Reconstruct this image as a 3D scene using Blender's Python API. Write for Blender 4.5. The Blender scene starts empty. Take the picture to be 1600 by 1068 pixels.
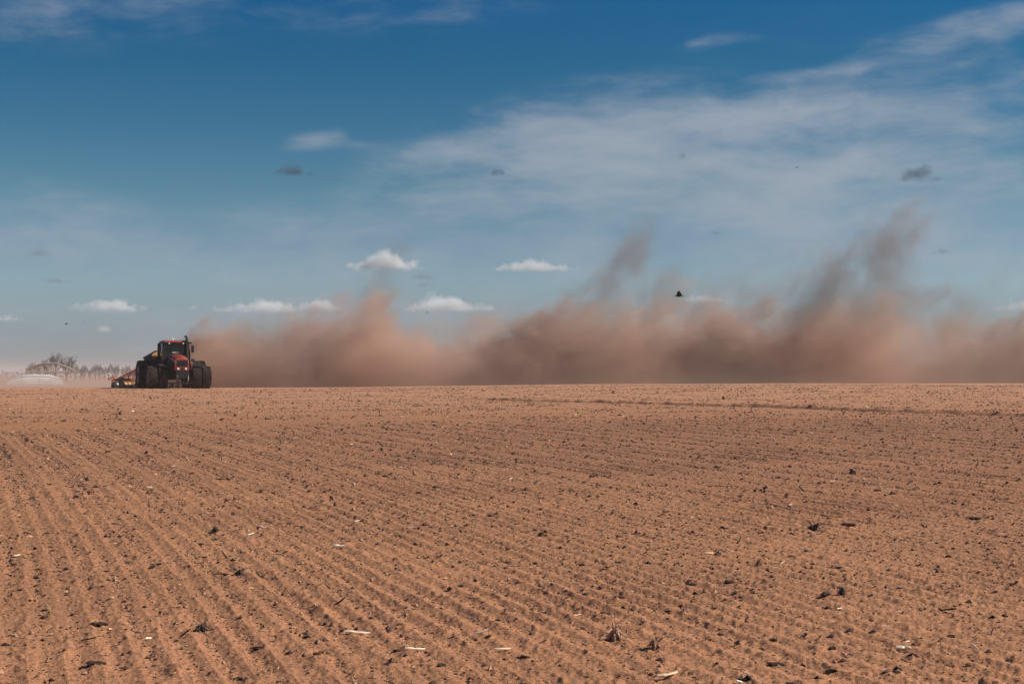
import bpy, bmesh, math, random
import numpy as np
from mathutils import Vector, Matrix, Euler

R = math.radians
SC = bpy.context.scene
COL = SC.collection
random.seed(7)
RNG = np.random.default_rng(11)

# ------------------------------------------------------------------ camera
CAM_Z, FPX, PITCH = 1.6, 2222.0, math.atan2(51.0, 2222.0)
cam = bpy.data.cameras.new('camera')
cam.lens, cam.sensor_width = 50.0, 36.0
cam.clip_start, cam.clip_end = 0.1, 60000.0
cam_o = bpy.data.objects.new('camera', cam)
COL.objects.link(cam_o)
cam_o.location = (0, 0, CAM_Z)
cam_o.rotation_euler = (math.pi / 2 + PITCH, 0, 0)
SC.camera = cam_o

# ------------------------------------------------------------------ exposure / sampling
SC.view_settings.view_transform = 'Standard'
SC.view_settings.look = 'None'
SC.view_settings.exposure = 0.25
SC.view_settings.gamma = 1.0
SC.view_settings.use_curve_mapping = False
SC.render.engine = 'CYCLES'
cy = SC.cycles
cy.max_bounces = 6
cy.diffuse_bounces = 2
cy.glossy_bounces = 2
cy.transmission_bounces = 4
cy.transparent_max_bounces = 8
cy.volume_bounces = 4
cy.volume_max_steps = 512
cy.volume_step_rate = 1.0
cy.use_denoising = True
cy.denoising_prefilter = 'ACCURATE'
cy.denoising_input_passes = 'RGB_ALBEDO_NORMAL'

SUN_AZ, SUN_EL = R(88), R(36)         # azimuth clockwise from the view direction
SUN_STRENGTH = 5.0
SKY_STRENGTH = 0.084


def direction(px, py):
    """Direction from the camera towards a point of the 1600 x 1068 picture."""
    a, b = (px - 800) / FPX, (534 - py) / FPX
    c, s = math.cos(PITCH), math.sin(PITCH)
    return Vector((a, c - b * s, s + b * c)).normalized()


def at(px, py, Y):
    d = direction(px, py)
    return Vector((0, 0, CAM_Z)) + d * (Y / d.y)


# ------------------------------------------------------------------ node helper
class NT:
    def __init__(self, tree):
        self.t = tree
        tree.nodes.clear()

    def n(self, kind, **kw):
        nd = self.t.nodes.new(kind)
        for k, v in kw.items():
            setattr(nd, k, v)
        return nd

    def put(self, sock, v):
        if isinstance(v, bpy.types.NodeSocket):
            self.t.links.new(v, sock)
        elif v is not None:
            if hasattr(sock.default_value, '__len__') and not hasattr(v, '__len__'):
                v = [v] * len(sock.default_value)
            if hasattr(sock.default_value, '__len__') and len(v) == 3 and len(sock.default_value) == 4:
                v = (*v, 1)
            sock.default_value = v

    def m(self, op, a, b=None, c=None, clamp=False):
        nd = self.n('ShaderNodeMath', operation=op, use_clamp=clamp)
        self.put(nd.inputs[0], a)
        if b is not None:
            self.put(nd.inputs[1], b)
        if c is not None:
            self.put(nd.inputs[2], c)
        return nd.outputs[0]

    def vm(self, op, a, b=None):
        nd = self.n('ShaderNodeVectorMath', operation=op)
        self.put(nd.inputs[0], a)
        if b is not None:
            self.put(nd.inputs[3 if op == 'SCALE' else 1], b)
        return nd.outputs[1 if op in ('LENGTH', 'DOT_PRODUCT') else 0]

    def xyz(self, v):
        nd = self.n('ShaderNodeSeparateXYZ')
        self.put(nd.inputs[0], v)
        return nd.outputs

    def comb(self, x, y, z):
        nd = self.n('ShaderNodeCombineXYZ')
        for i, v in enumerate((x, y, z)):
            self.put(nd.inputs[i], v)
        return nd.outputs[0]

    def noise(self, vec, scale, detail=3, rough=0.5, dist=0.0, dim='3D', color=False):
        nd = self.n('ShaderNodeTexNoise', noise_dimensions=dim)
        self.put(nd.inputs['Vector'], vec)
        nd.inputs['Scale'].default_value = scale
        nd.inputs['Detail'].default_value = detail
        nd.inputs['Roughness'].default_value = rough
        nd.inputs['Distortion'].default_value = dist
        return nd.outputs['Color' if color else 'Fac']

    def smooth(self, v, lo, hi, a=0.0, b=1.0, kind='SMOOTHSTEP'):
        nd = self.n('ShaderNodeMapRange', interpolation_type=kind)
        for i, q in enumerate((v, lo, hi, a, b)):
            self.put(nd.inputs[i], q)
        return nd.outputs[0]

    def mix(self, f, a, b, mode='MIX'):
        nd = self.n('ShaderNodeMix', data_type='RGBA', blend_type=mode)
        self.put(nd.inputs[0], f)
        self.put(nd.inputs[6], a)
        self.put(nd.inputs[7], b)
        return nd.outputs[2]

    def ramp(self, f, stops, mode='LINEAR'):
        nd = self.n('ShaderNodeValToRGB')
        nd.color_ramp.interpolation = mode
        el = nd.color_ramp.elements
        while len(el) < len(stops):
            el.new(0.5)
        for e, (p, c) in zip(el, stops):
            e.position = p
            e.color = (*c, 1)
        self.put(nd.inputs[0], f)
        return nd.outputs[0]

    def curve(self, f, pts):
        nd = self.n('ShaderNodeFloatCurve')
        c = nd.mapping.curves[0]
        while len(c.points) < len(pts):
            c.points.new(0.5, 0.5)
        for p, (x, y) in zip(c.points, pts):
            p.location = (x, y)
            p.handle_type = 'AUTO_CLAMPED'
        nd.mapping.update()
        self.put(nd.inputs['Value'], f)
        return nd.outputs[0]


def srgb(*c):
    return tuple((v / 255 / 12.92) if v / 255 <= 0.04045 else ((v / 255 + 0.055) / 1.055) ** 2.4 for v in c)


# ------------------------------------------------------------------ world: sky with high thin cloud
world = bpy.data.worlds.new('World')
SC.world = world
world.use_nodes = True
N = NT(world.node_tree)
geo = N.n('ShaderNodeTexCoord')
dx, dy, dz = N.xyz(geo.outputs['Generated'])
horiz = N.m('SQRT', N.m('ADD', N.m('MULTIPLY', dx, dx), N.m('MULTIPLY', dy, dy)))
U = N.m('ARCTAN2', dx, dy)
V = N.m('ARCTAN2', dz, horiz)
sky = N.n('ShaderNodeTexSky', sky_type='NISHITA', sun_disc=False)
sky.sun_elevation, sky.sun_rotation = SUN_EL, SUN_AZ
sky.air_density, sky.dust_density, sky.ozone_density = 1.0, 0.6, 2.0
# deep polarised blue: the grade of the air by height above the horizon
TINT = N.ramp(N.m('DIVIDE', V, R(40), clamp=True), [
    (0.00, (0.42, 0.51, 0.74)),
    (0.033, (0.455, 0.56, 0.79)),
    (0.091, (0.555, 0.685, 0.83)),
    (0.13, (0.47, 0.605, 0.735)),
    (0.187, (0.285, 0.533, 0.618)),
    (0.25, (0.151, 0.438, 0.578)),
    (0.313, (0.071, 0.382, 0.541)),
    (0.36, (0.038, 0.362, 0.577)),
    (0.55, (0.04, 0.34, 0.60)),
    (1.00, (0.10, 0.36, 0.62))])
air = N.mix(1.0, sky.outputs[0], TINT, 'MULTIPLY')
UV = N.comb(U, V, 0.0)


def uv_of(px, py):
    d = direction(px, py)
    return math.atan2(d.x, d.y), math.atan2(d.z, math.hypot(d.x, d.y))


# streaky cirrus texture: wind-drawn, rising to the right
mp = N.n('ShaderNodeMapping')
mp.inputs['Rotation'].default_value = (0, 0, R(-14))
mp.inputs['Scale'].default_value = (1.0, 3.6, 1.0)
N.put(mp.inputs['Vector'], UV)
warp = N.noise(UV, 9.0, 3, 0.55, color=True)
wv = N.vm('ADD', mp.outputs[0], N.vm('SCALE', N.vm('SUBTRACT', warp, (0.5, 0.5, 0.5)), 0.10))
streak = N.noise(wv, 13.0, 7, 0.62)
soft = N.noise(UV, 6.0, 4, 0.5)
tex = N.m('ADD', N.m('MULTIPLY', N.m('SUBTRACT', streak, 0.5), 1.7), N.m('MULTIPLY', N.m('SUBTRACT', soft, 0.5), 0.9))
# where the veils lie: (px, py, half width, half height, tilt deg, strength)
VEILS = [
    (960, 235, 300, 75, 8, 0.80), (850, 195, 190, 52, 12, 0.45), (700, 228, 120, 22, 12, 0.40),
    (1080, 330, 460, 110, 0, 0.48), (1240, 175, 150, 30, 4, 0.52), (1480, 150, 210, 44, 4, 0.52), (1340, 260, 330, 90, 2, 0.42),
    (1400, 86, 300, 30, 12, 0.46), (1560, 45, 140, 34, 12, 0.30), (1115, 65, 70, 10, 6, 0.46),
    (1285, 114, 80, 10, 4, 0.40), (1555, 203, 80, 16, 0, 0.42), (1330, 250, 90, 20, 18, 0.45),
    (230, 20, 360, 52, 6, 0.45), (720, 18, 190, 36, 8, 0.28), (50, 335, 190, 60, -10, 0.42),
    (488, 218, 46, 16, 14, 0.55), (535, 228, 60, 12, -4, 0.30), (1500, 340, 320, 80, -4, 0.48), (560, 330, 200, 26, 2, 0.28),
    (260, 500, 420, 26, 0, 0.42), (760, 485, 420, 24, 0, 0.42), (1300, 460, 420, 40, 0, 0.36), (150, 540, 400, 18, 0, 0.30),
    (1000, 400, 900, 40, 0, 0.26), (330, 400, 460, 70, 0, 0.26), (1180, 60, 240, 50, 10, 0.18),
]
tot = None
for px, py, hw, hh, tilt, st in VEILS:
    u0, v0 = uv_of(px, py)
    mpn = N.n('ShaderNodeMapping', vector_type='TEXTURE')
    mpn.inputs['Location'].default_value = (u0, v0, 0)
    mpn.inputs['Rotation'].default_value = (0, 0, R(tilt))
    mpn.inputs['Scale'].default_value = (hw / FPX, hh / FPX, 1)
    N.put(mpn.inputs['Vector'], UV)
    r = N.vm('LENGTH', mpn.outputs[0])
    g = N.smooth(r, 0.0, 1.75, st, 0.0)
    tot = g if tot is None else N.m('ADD', tot, g)
# elsewhere in the sky the same thin veils drift
other = N.m('MULTIPLY', N.smooth(N.m('ABSOLUTE', U), 0.42, 0.7), N.smooth(soft, 0.42, 0.7, 0.0, 0.8))
tot = N.m('ADD', tot, other)
dens = N.m('MULTIPLY', N.smooth(N.m('ADD', N.m('MULTIPLY', tot, 0.9), N.m('MULTIPLY', tex, N.m('MULTIPLY', N.smooth(tot, 0.0, 0.35), 1.0))), 0.05, 1.40), 0.84)
dens = N.m('MULTIPLY', dens, N.smooth(V, 0.0, 0.012))
CIRRUS = N.mix(1.0, N.mix(0.0, (3.45, 3.95, 4.6), (0, 0, 0)), (1, 1, 1), 'MULTIPLY')
skyc = N.mix(dens, air, CIRRUS)
bg = N.n('ShaderNodeBackground')
N.put(bg.inputs['Color'], skyc)
bg.inputs['Strength'].default_value = SKY_STRENGTH
wo = N.n('ShaderNodeOutputWorld')
N.put(wo.inputs['Surface'], bg.outputs[0])
world.cycles.sampling_method = 'MANUAL'
world.cycles.sample_map_resolution = 512

# ------------------------------------------------------------------ sun
sun = bpy.data.lights.new('sun', 'SUN')
sun.energy, sun.angle, sun.color = SUN_STRENGTH, R(0.53), (1.0, 0.93, 0.82)
sun_o = bpy.data.objects.new('sun', sun)
COL.objects.link(sun_o)
SV = Vector((math.sin(SUN_AZ) * math.cos(SUN_EL), math.cos(SUN_AZ) * math.cos(SUN_EL), math.sin(SUN_EL)))
sun_o.rotation_euler = SV.to_track_quat('Z', 'Y').to_euler()
sun_o.location = (40, -20, 60)


# ------------------------------------------------------------------ materials
def mat(name, color, rough=0.6, metal=0.0, spec=0.4, noise=0.0, nscale=6.0, bump=0.0, bscale=40.0, coat=0.0, alt=None):
    m = bpy.data.materials.new(name)
    m.use_nodes = True
    n = NT(m.node_tree)
    b = n.n('ShaderNodeBsdfPrincipled')
    o = n.n('ShaderNodeOutputMaterial')
    n.put(o.inputs[0], b.outputs[0])
    tc = n.n('ShaderNodeTexCoord')
    if noise > 0:
        f = n.smooth(n.noise(tc.outputs['Object'], nscale, 5, 0.6), 0.35, 0.68)
        c2 = alt or tuple(c * (1 - noise) for c in color)
        n.put(b.inputs['Base Color'], n.mix(n.m('MULTIPLY', f, 1.0 if alt is None else noise), color, c2))
    else:
        n.put(b.inputs['Base Color'], color)
    b.inputs['Roughness'].default_value = rough
    b.inputs['Metallic'].default_value = metal
    b.inputs['Specular IOR Level'].default_value = spec
    b.inputs['Coat Weight'].default_value = coat
    if bump > 0:
        bp = n.n('ShaderNodeBump')
        bp.inputs['Strength'].default_value = bump
        bp.inputs['Distance'].default_value = 0.01
        n.put(bp.inputs['Height'], n.noise(tc.outputs['Object'], bscale, 4, 0.6))
        n.put(b.inputs['Normal'], bp.outputs[0])
    return m


DUSTC = (0.33, 0.19, 0.12)
M = {
    'red': mat('red_paint', (0.31, 0.032, 0.023), 0.38, noise=0.35, nscale=3.0, alt=DUSTC, coat=0.3),
    'red_worn': mat('worn_red_paint', (0.45, 0.105, 0.055), 0.55, noise=0.5, nscale=4.0, alt=DUSTC),
    'orange': mat('orange_paint', (0.85, 0.30, 0.05), 0.45, noise=0.3, nscale=4.0, alt=(0.6, 0.35, 0.2)),
    'yellow': mat('yellow_paint', (0.72, 0.36, 0.12), 0.4, noise=0.2, nscale=5.0, alt=(0.6, 0.4, 0.2)),
    'black': mat('black_metal', (0.012, 0.013, 0.018), 0.6, noise=0.10, nscale=5, alt=DUSTC, spec=0.25),
    'tyre': mat('tyre_rubber', (0.014, 0.013, 0.015), 0.85, noise=0.32, nscale=5, alt=(0.20, 0.115, 0.08), spec=0.15, bump=0.4, bscale=30),
    'rim': mat('rim_paint', (0.10, 0.03, 0.025), 0.6, noise=0.4, nscale=6, alt=DUSTC),
    'glass': mat('cab_glass', (0.008, 0.011, 0.016), 0.08, spec=0.5),
    'lamp': mat('lamp_glass', (0.85, 0.85, 0.8), 0.15, spec=0.8),
    'mirror': mat('mirror_shell', (0.01, 0.011, 0.014), 0.5),
    'steel': mat('bare_steel', (0.35, 0.33, 0.31), 0.45, metal=0.7, noise=0.4, alt=DUSTC),
    'plate': mat('pale_green_plate', (0.62, 0.88, 0.78), 0.5),
    'plate_ink': mat('plate_ink', (0.05, 0.16, 0.14), 0.6),
    'white': mat('white_plastic', (0.8, 0.8, 0.78), 0.4),
    'feather': mat('dark_feather', (0.012, 0.013, 0.017), 0.7, noise=0.3, nscale=9),
    'film': mat('white_plastic_film', (0.78, 0.76, 0.72), 0.45, noise=0.25, nscale=0.6),
    'timber': mat('weathered_timber', (0.30, 0.235, 0.185), 0.8, noise=0.3, nscale=2.0),
    'bark': mat('grey_bark', (0.040, 0.037, 0.033), 0.9, noise=0.3, nscale=2.0),
    'twig': mat('bare_twigs', (0.040, 0.038, 0.034), 0.9, noise=0.3, nscale=1.0),
    'wood_mass': mat('distant_twigs', (0.060, 0.066, 0.058), 0.9, noise=0.35, nscale=0.05),
    'straw': mat('pale_straw', (0.72, 0.50, 0.30), 0.6, noise=0.3, nscale=25, bump=0.4, bscale=120),
    'white_straw': mat('bleached_straw', (0.88, 0.74, 0.54), 0.55, noise=0.2, nscale=25),
    'rotten': mat('rotten_stalk', (0.065, 0.045, 0.036), 0.85, noise=0.4, nscale=22, bump=0.5, bscale=90),
    'root': mat('dry_root', (0.42, 0.24, 0.14), 0.8, noise=0.4, nscale=18, bump=0.5, bscale=80),
    'clod': mat('dark_clod', (0.075, 0.047, 0.036), 0.95, noise=0.7, nscale=22, bump=0.9, bscale=70, spec=0.1,  # dark brown clods with paler blotches
                alt=(0.17, 0.10, 0.065)),
}


# ------------------------------------------------------------------ object helpers
def tag(o, label=None, cat=None, group=None, kind=None):
    if label:
        o['label'] = label
    if cat:
        o['category'] = cat
    if group:
        o['group'] = group
    if kind:
        o['kind'] = kind
    return o


def empty(name, loc, rz=0.0):
    o = bpy.data.objects.new(name, None)
    COL.objects.link(o)
    o.location = loc
    o.rotation_euler = (0, 0, rz)
    o.empty_display_size = 0.2
    return o


def mesh_np(name, verts, faces, m=None, smooth=False):
    """faces: (n,3) or (n,4) int array."""
    me = bpy.data.meshes.new(name)
    verts = np.ascontiguousarray(verts, dtype=np.float32)
    faces = np.ascontiguousarray(faces, dtype=np.int32)
    k = faces.shape[1]
    me.vertices.add(len(verts))
    me.vertices.foreach_set('co', verts.ravel())
    me.loops.add(faces.size)
    me.loops.foreach_set('vertex_index', faces.ravel())
    me.polygons.add(len(faces))
    me.polygons.foreach_set('loop_start', np.arange(0, faces.size, k, dtype=np.int32))
    me.polygons.foreach_set('use_smooth', np.full(len(faces), smooth))
    me.update(calc_edges=True)
    if m:
        me.materials.append(m)
    return me


class MB:
    """Collects shapes into one mesh."""

    def __init__(self):
        self.v, self.f = [], []

    def add(self, vs, fs):
        b = len(self.v)
        self.v += [tuple(p) for p in vs]
        self.f += [tuple(b + i for i in q) for q in fs]
        return self

    def box(self, c, s, rot=(0, 0, 0), taper=(1, 1)):
        x, y, z = s[0] / 2, s[1] / 2, s[2] / 2
        tx, ty = taper
        vs = [(-x, -y, -z), (x, -y, -z), (x, y, -z), (-x, y, -z),
              (-x * tx, -y * ty, z), (x * tx, -y * ty, z), (x * tx, y * ty, z), (-x * tx, y * ty, z)]
        m = Euler(rot).to_matrix()
        c = Vector(c)
        return self.add([m @ Vector(p) + c for p in vs],
                        [(3, 2, 1, 0), (4, 5, 6, 7), (0, 1, 5, 4), (1, 2, 6, 5), (2, 3, 7, 6), (3, 0, 4, 7)])

    def prism(self, poly, axis, a, b):
        """poly: 2D points; extruded along axis from a to b."""
        def p3(p, t):
            return {'x': (t, p[0], p[1]), 'y': (p[0], t, p[1]), 'z': (p[0], p[1], t)}[axis]
        n = len(poly)
        vs = [p3(p, a) for p in poly] + [p3(p, b) for p in poly]
        fs = [tuple(range(n))[::-1], tuple(range(n, 2 * n))] + [(i, (i + 1) % n, n + (i + 1) % n, n + i) for i in range(n)]
        return self.add(vs, fs)

    def tube(self, pts, radii, n=8, cap=True):
        pts = [Vector(p) for p in pts]
        if not hasattr(radii, '__len__'):
            radii = [radii] * len(pts)
        rings, vs, fs = [], [], []
        for i, p in enumerate(pts):
            d = (pts[min(i + 1, len(pts) - 1)] - pts[max(i - 1, 0)])
            d = d.normalized() if d.length > 1e-9 else Vector((0, 0, 1))
            u = d.cross(Vector((0, 0, 1)) if abs(d.z) < 0.9 else Vector((1, 0, 0))).normalized()
            w = d.cross(u)
            for k in range(n):
                a = 2 * math.pi * k / n
                vs.append(p + (u * math.cos(a) + w * math.sin(a)) * radii[i])
        for i in range(len(pts) - 1):
            for k in range(n):
                fs.append((i * n + k, i * n + (k + 1) % n, (i + 1) * n + (k + 1) % n, (i + 1) * n + k))
        if cap:
            fs.append(tuple(range(n))[::-1])
            fs.append(tuple(range((len(pts) - 1) * n, len(pts) * n)))
        return self.add(vs, fs)

    def lathe(self, prof, c=(0, 0, 0), axis='x', n=28):
        """prof: (along, radius) pairs, closed strip from first to last."""
        vs, fs = [], []
        for a, r in prof:
            for k in range(n):
                t = 2 * math.pi * k / n
                p = (r * math.cos(t), r * math.sin(t))
                q = {'x': (a, p[0], p[1]), 'y': (p[0], a, p[1]), 'z': (p[0], p[1], a)}[axis]
                vs.append((q[0] + c[0], q[1] + c[1], q[2] + c[2]))
        for i in range(len(prof) - 1):
            for k in range(n):
                fs.append((i * n + k, i * n + (k + 1) % n, (i + 1) * n + (k + 1) % n, (i + 1) * n + k))
        fs.append(tuple(range(n))[::-1])
        fs.append(tuple(range((len(prof) - 1) * n, len(prof) * n)))
        return self.add(vs, fs)

    def mesh(self, name, m, bevel=0.0, smooth=False):
        me = bpy.data.meshes.new(name)
        me.from_pydata([tuple(p) for p in self.v], [], self.f)
        bm = bmesh.new()
        bm.from_mesh(me)
        bmesh.ops.recalc_face_normals(bm, faces=bm.faces)
        if bevel > 0:
            bmesh.ops.bevel(bm, geom=[e for e in bm.edges if e.is_manifold and e.calc_face_angle(0) > 0.6],
                            offset=bevel, segments=2, affect='EDGES', clamp_overlap=True)
        bm.to_mesh(me)
        bm.free()
        if smooth:
            for p in me.polygons:
                p.use_smooth = True
        me.materials.append(m)
        return me

    def build(self, name, m, parent=None, bevel=0.0, smooth=False):
        o = bpy.data.objects.new(name, self.mesh(name, m, bevel, smooth))
        COL.objects.link(o)
        o.parent = parent
        return o


# ------------------------------------------------------------------ noise in numpy
_P = np.random.default_rng(3).permutation(256).astype(np.int32)
_P = np.concatenate([_P, _P])
_GA = np.random.default_rng(4).uniform(0, 2 * np.pi, 256)
_GX, _GY = np.cos(_GA), np.sin(_GA)


def perlin(x, y):
    xi, yi = np.floor(x).astype(np.int64), np.floor(y).astype(np.int64)
    xf, yf = x - xi, y - yi
    xi, yi = xi & 255, yi & 255
    u, v = xf * xf * xf * (xf * (xf * 6 - 15) + 10), yf * yf * yf * (yf * (yf * 6 - 15) + 10)

    def g(ix, iy, fx, fy):
        h = _P[_P[ix & 255] + (iy & 255)]
        return _GX[h] * fx + _GY[h] * fy
    a = g(xi, yi, xf, yf)
    b = g(xi + 1, yi, xf - 1, yf)
    c = g(xi, yi + 1, xf, yf - 1)
    d = g(xi + 1, yi + 1, xf - 1, yf - 1)
    a = a + u * (b - a)
    c = c + u * (d - c)
    return (a + v * (c - a)) * 1.5


def sstep(t):
    t = np.clip(t, 0, 1)
    return t * t * (3 - 2 * t)


# ------------------------------------------------------------------ ground shape
def ground_base(x, y):
    x, y = np.asarray(x, float), np.asarray(y, float)
    d = np.hypot(x, y)
    fy = np.maximum(y, 0)
    crest = 0.66 + 0.30 * sstep((x + 20) / 36)
    z = crest * sstep((fy - 10) / 84)
    z = z - (crest + 0.6) * sstep((fy - 100) / 95)
    z = z + 0.035 * perlin(x * 0.09 + 3.3, y * 0.05 + 8.1) * np.clip(d / 10, 0, 1)
    return z


A0 = R(18.2)


def row_coord(x, y):
    al = -x * math.sin(A0) + y * math.cos(A0)
    s = x * math.cos(A0) + y * math.sin(A0) + 0.0012 * al * al
    return s + 0.045 * perlin(x * 0.10, y * 0.10) + 0.006 * perlin(x * 0.9 + 9, y * 0.9)


def headland(x, y):
    """1 where the cross-ploughed headland lies, 0 on the long rows."""
    return sstep((y - 37 - 0.28 * x + 2.0 * perlin(x * 0.1, 4.4 + 0 * x)) / 6.0)


TR0, TR1 = Vector((-4.0, 64.0)), Vector((17.5, 42.0))     # old wheel track across the headland


def ground_detail(x, y):
    d = np.hypot(x, y)
    s = row_coord(x, y)
    hl = headland(x, y)
    amp = 0.65 + 0.7 * perlin(x * 0.35 + 20, y * 0.35)
    amp = np.clip(amp, 0.35, 1.4) * (1 + 0.12 * sstep((x + 2) / 5))
    s = s + 0.006 * perlin(x * 3.1 + 7, y * 3.1)
    ph = 2 * np.pi * s / 0.19
    saw = np.abs(((s / 0.19) % 1.0) - 0.5) * 2          # 1 on the crest of a row, 0 in its trough
    f = 2.0 * saw ** 1.35 - 0.9
    f2 = (0.30 + 0.95 * sstep((d - 11) / 12)) * np.cos(2 * np.pi * s / 0.76 + 1.0)
    rows = 0.0120 * amp * (1 - 0.22 * sstep((-x) / 2.5)) * (0.85 + 0.45 * perlin(np.floor(s / 0.19) * 0.71 + 11, 0.3 * y)) * (f + f2)
    s2 = y + 0.12 * x + 0.10 * perlin(x * 0.3, y * 0.3)
    rows2 = 0.016 * amp * np.cos(2 * np.pi * s2 / 0.42)
    z = rows * (1 - hl) + rows2 * hl
    # crumbs: sharp small lumps
    fade = np.clip(1.4 - d / 70, 0.15, 1)
    n1 = perlin(x * 7.0, y * 7.0)
    n2 = perlin(x * 17.0 + 5, y * 17.0 + 2)
    n3 = perlin(x * 36.0 + 1, y * 36.0 + 7)
    z = z + fade * (0.004 * n1 + 0.0105 * np.maximum(n2, 0) ** 1.3 * 1.6 + np.where(d < 22, 0.0050 * n3, 0))
    z = z + fade * 0.045 * np.maximum(perlin(x * 4.2 + 31, y * 4.2 + 3) - 0.42, 0)
    # the wheel track: berm with a rut at its near side
    t = TR1 - TR0
    L = t.length
    tx, ty = t.x / L, t.y / L
    q = (x - TR0.x) * -ty + (y - TR0.y) * tx
    q = q + 0.25 * perlin(x * 0.15 + 2, y * 0.15)
    along = (x - TR0.x) * tx + (y - TR0.y) * ty
    on = sstep(along / 6) * (1 - sstep((along - L - 14) / 6))
    lump = 0.75 + 0.5 * perlin(x * 2.1, y * 2.1)
    z = z + on * lump * (0.11 * np.exp(-(q / 0.19) ** 2) - 0.10 * np.exp(-((q + 0.45) / 0.25) ** 2))
    return z


def ground_h(x, y):
    return ground_base(x, y) + ground_detail(np.asarray(x, float), np.asarray(y, float))


def on_ground(px, py):
    """Where the picture's point meets the soil."""
    d = direction(px, py)
    ys = np.linspace(3, 110, 4000)
    xs = d.x / d.y * ys
    zs = CAM_Z + d.z / d.y * ys
    hit = np.argmax(zs < ground_base(xs, ys))
    x, y = float(xs[hit]), float(ys[hit])
    return Vector((x, y, float(ground_h(np.array([x]), np.array([y]))[0])))


# radial sheet round the camera's foot: fine where the rows are near, coarse to the horizon
az = np.concatenate([np.linspace(R(-31), R(31), 1480), np.linspace(R(31), R(329), 90)[1:-1]])
rr = [0.4, 1.0, 1.8, 2.6, 3.2]
r = 3.6
while r < 130:
    rr.append(r)
    r += float(np.clip(r * r / 2100.0, 0.011, 0.05)) if r < 46 else (0.09 if r < 70 else 0.22)
while r < 6000:
    rr.append(r)
    r *= 1.06
rr = np.array(rr + [6000.0])
AZ, RR = np.meshgrid(az, rr)
GX, GY = RR * np.sin(AZ), RR * np.cos(AZ)
GZ = ground_base(GX, GY)
near = RR < 135
GZ[near] += ground_detail(GX[near], GY[near]) * (1 - sstep((RR[near] - 105) / 30))
nr, na = AZ.shape
idx = np.arange(nr * na).reshape(nr, na)
nxt = np.roll(idx, -1, axis=1)
quads = np.stack([idx[:-1], nxt[:-1], nxt[1:], idx[1:]], -1).reshape(-1, 4)[:, ::-1]
verts = np.stack([GX, GY, GZ], -1).reshape(-1, 3)


def soil_material():
    m = bpy.data.materials.new('dry_tilled_soil')
    m.use_nodes = True
    n = NT(m.node_tree)
    b = n.n('ShaderNodeBsdfPrincipled')
    o = n.n('ShaderNodeOutputMaterial')
    n.put(o.inputs[0], b.outputs[0])
    P = n.n('ShaderNodeTexCoord').outputs['Object']
    big = n.noise(P, 0.25, 4, 0.55)
    mid = n.noise(P, 2.6, 5, 0.6)
    fine = n.noise(P, 30.0, 4, 0.65)
    grit = n.noise(P, 85.0, 2, 0.6)
    c = n.mix(n.smooth(big, 0.35, 0.65), (0.450, 0.205, 0.103), (0.370, 0.168, 0.085))
    c = n.mix(n.m('MULTIPLY', n.smooth(mid, 0.48, 0.75), 0.38), c, (0.28, 0.142, 0.080))
    c = n.mix(n.m('MULTIPLY', n.smooth(fine, 0.48, 0.66), 0.72), c, (0.15, 0.08, 0.052))
    c = n.mix(n.m('MULTIPLY', n.smooth(grit, 0.62, 0.74), 0.55), c, (0.58, 0.34, 0.20))
    c = n.mix(n.m('MULTIPLY', n.smooth(n.noise(P, 55.0, 3, 0.65), 0.56, 0.66), 0.8), c, (0.09, 0.05, 0.038))
    # moister, darker strip of ground before the headland, more of it to the right
    x, y, z = n.xyz(P)
    strip = n.m('MULTIPLY', n.smooth(y, 15.0, 26.0), n.smooth(n.m('ADD', y, n.m('MULTIPLY', x, -0.2)), 44.0, 36.0))
    strip = n.m('MULTIPLY', strip, n.smooth(x, -14.0, 10.0, 0.25, 0.60))
    c = n.mix(n.m('MULTIPLY', strip, n.smooth(n.noise(n.vm('MULTIPLY', P, (0.35, 1.4, 1.0)), 0.6, 4, 0.6), 0.30, 0.62)), c, (0.29, 0.145, 0.082))
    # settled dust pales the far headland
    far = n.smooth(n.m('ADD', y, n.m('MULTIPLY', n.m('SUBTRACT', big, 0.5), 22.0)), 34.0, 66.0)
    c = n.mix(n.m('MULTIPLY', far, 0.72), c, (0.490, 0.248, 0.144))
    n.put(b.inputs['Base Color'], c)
    b.inputs['Roughness'].default_value = 0.95
    b.inputs['Specular IOR Level'].default_value = 0.12
    bp = n.n('ShaderNodeBump')
    bp.inputs['Strength'].default_value = 0.8
    bp.inputs['Distance'].default_value = 0.012
    n.put(bp.inputs['Height'], n.m('ADD', fine, n.m('MULTIPLY', grit, 0.5)))
    n.put(b.inputs['Normal'], bp.outputs[0])
    return m


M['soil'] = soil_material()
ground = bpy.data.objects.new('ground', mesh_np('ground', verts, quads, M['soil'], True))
COL.objects.link(ground)
tag(ground, 'brown tilled field with fine furrows running to the crest', 'ground', kind='structure')
del verts, quads, AZ, RR, GX, GY, GZ, idx, nxt

# ------------------------------------------------------------------ volumes
def volume_material(name, step):
    m = bpy.data.materials.new(name)
    m.use_nodes = True
    n = NT(m.node_tree)
    v = n.n('ShaderNodeVolumePrincipled')
    o = n.n('ShaderNodeOutputMaterial')
    n.put(o.inputs['Volume'], v.outputs[0])
    m.cycles.volume_step_rate = step
    m.cycles.homogeneous_volume = False
    return m, n, v


def px_x(px, Y):
    return (px - 800) / FPX * Y


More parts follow.
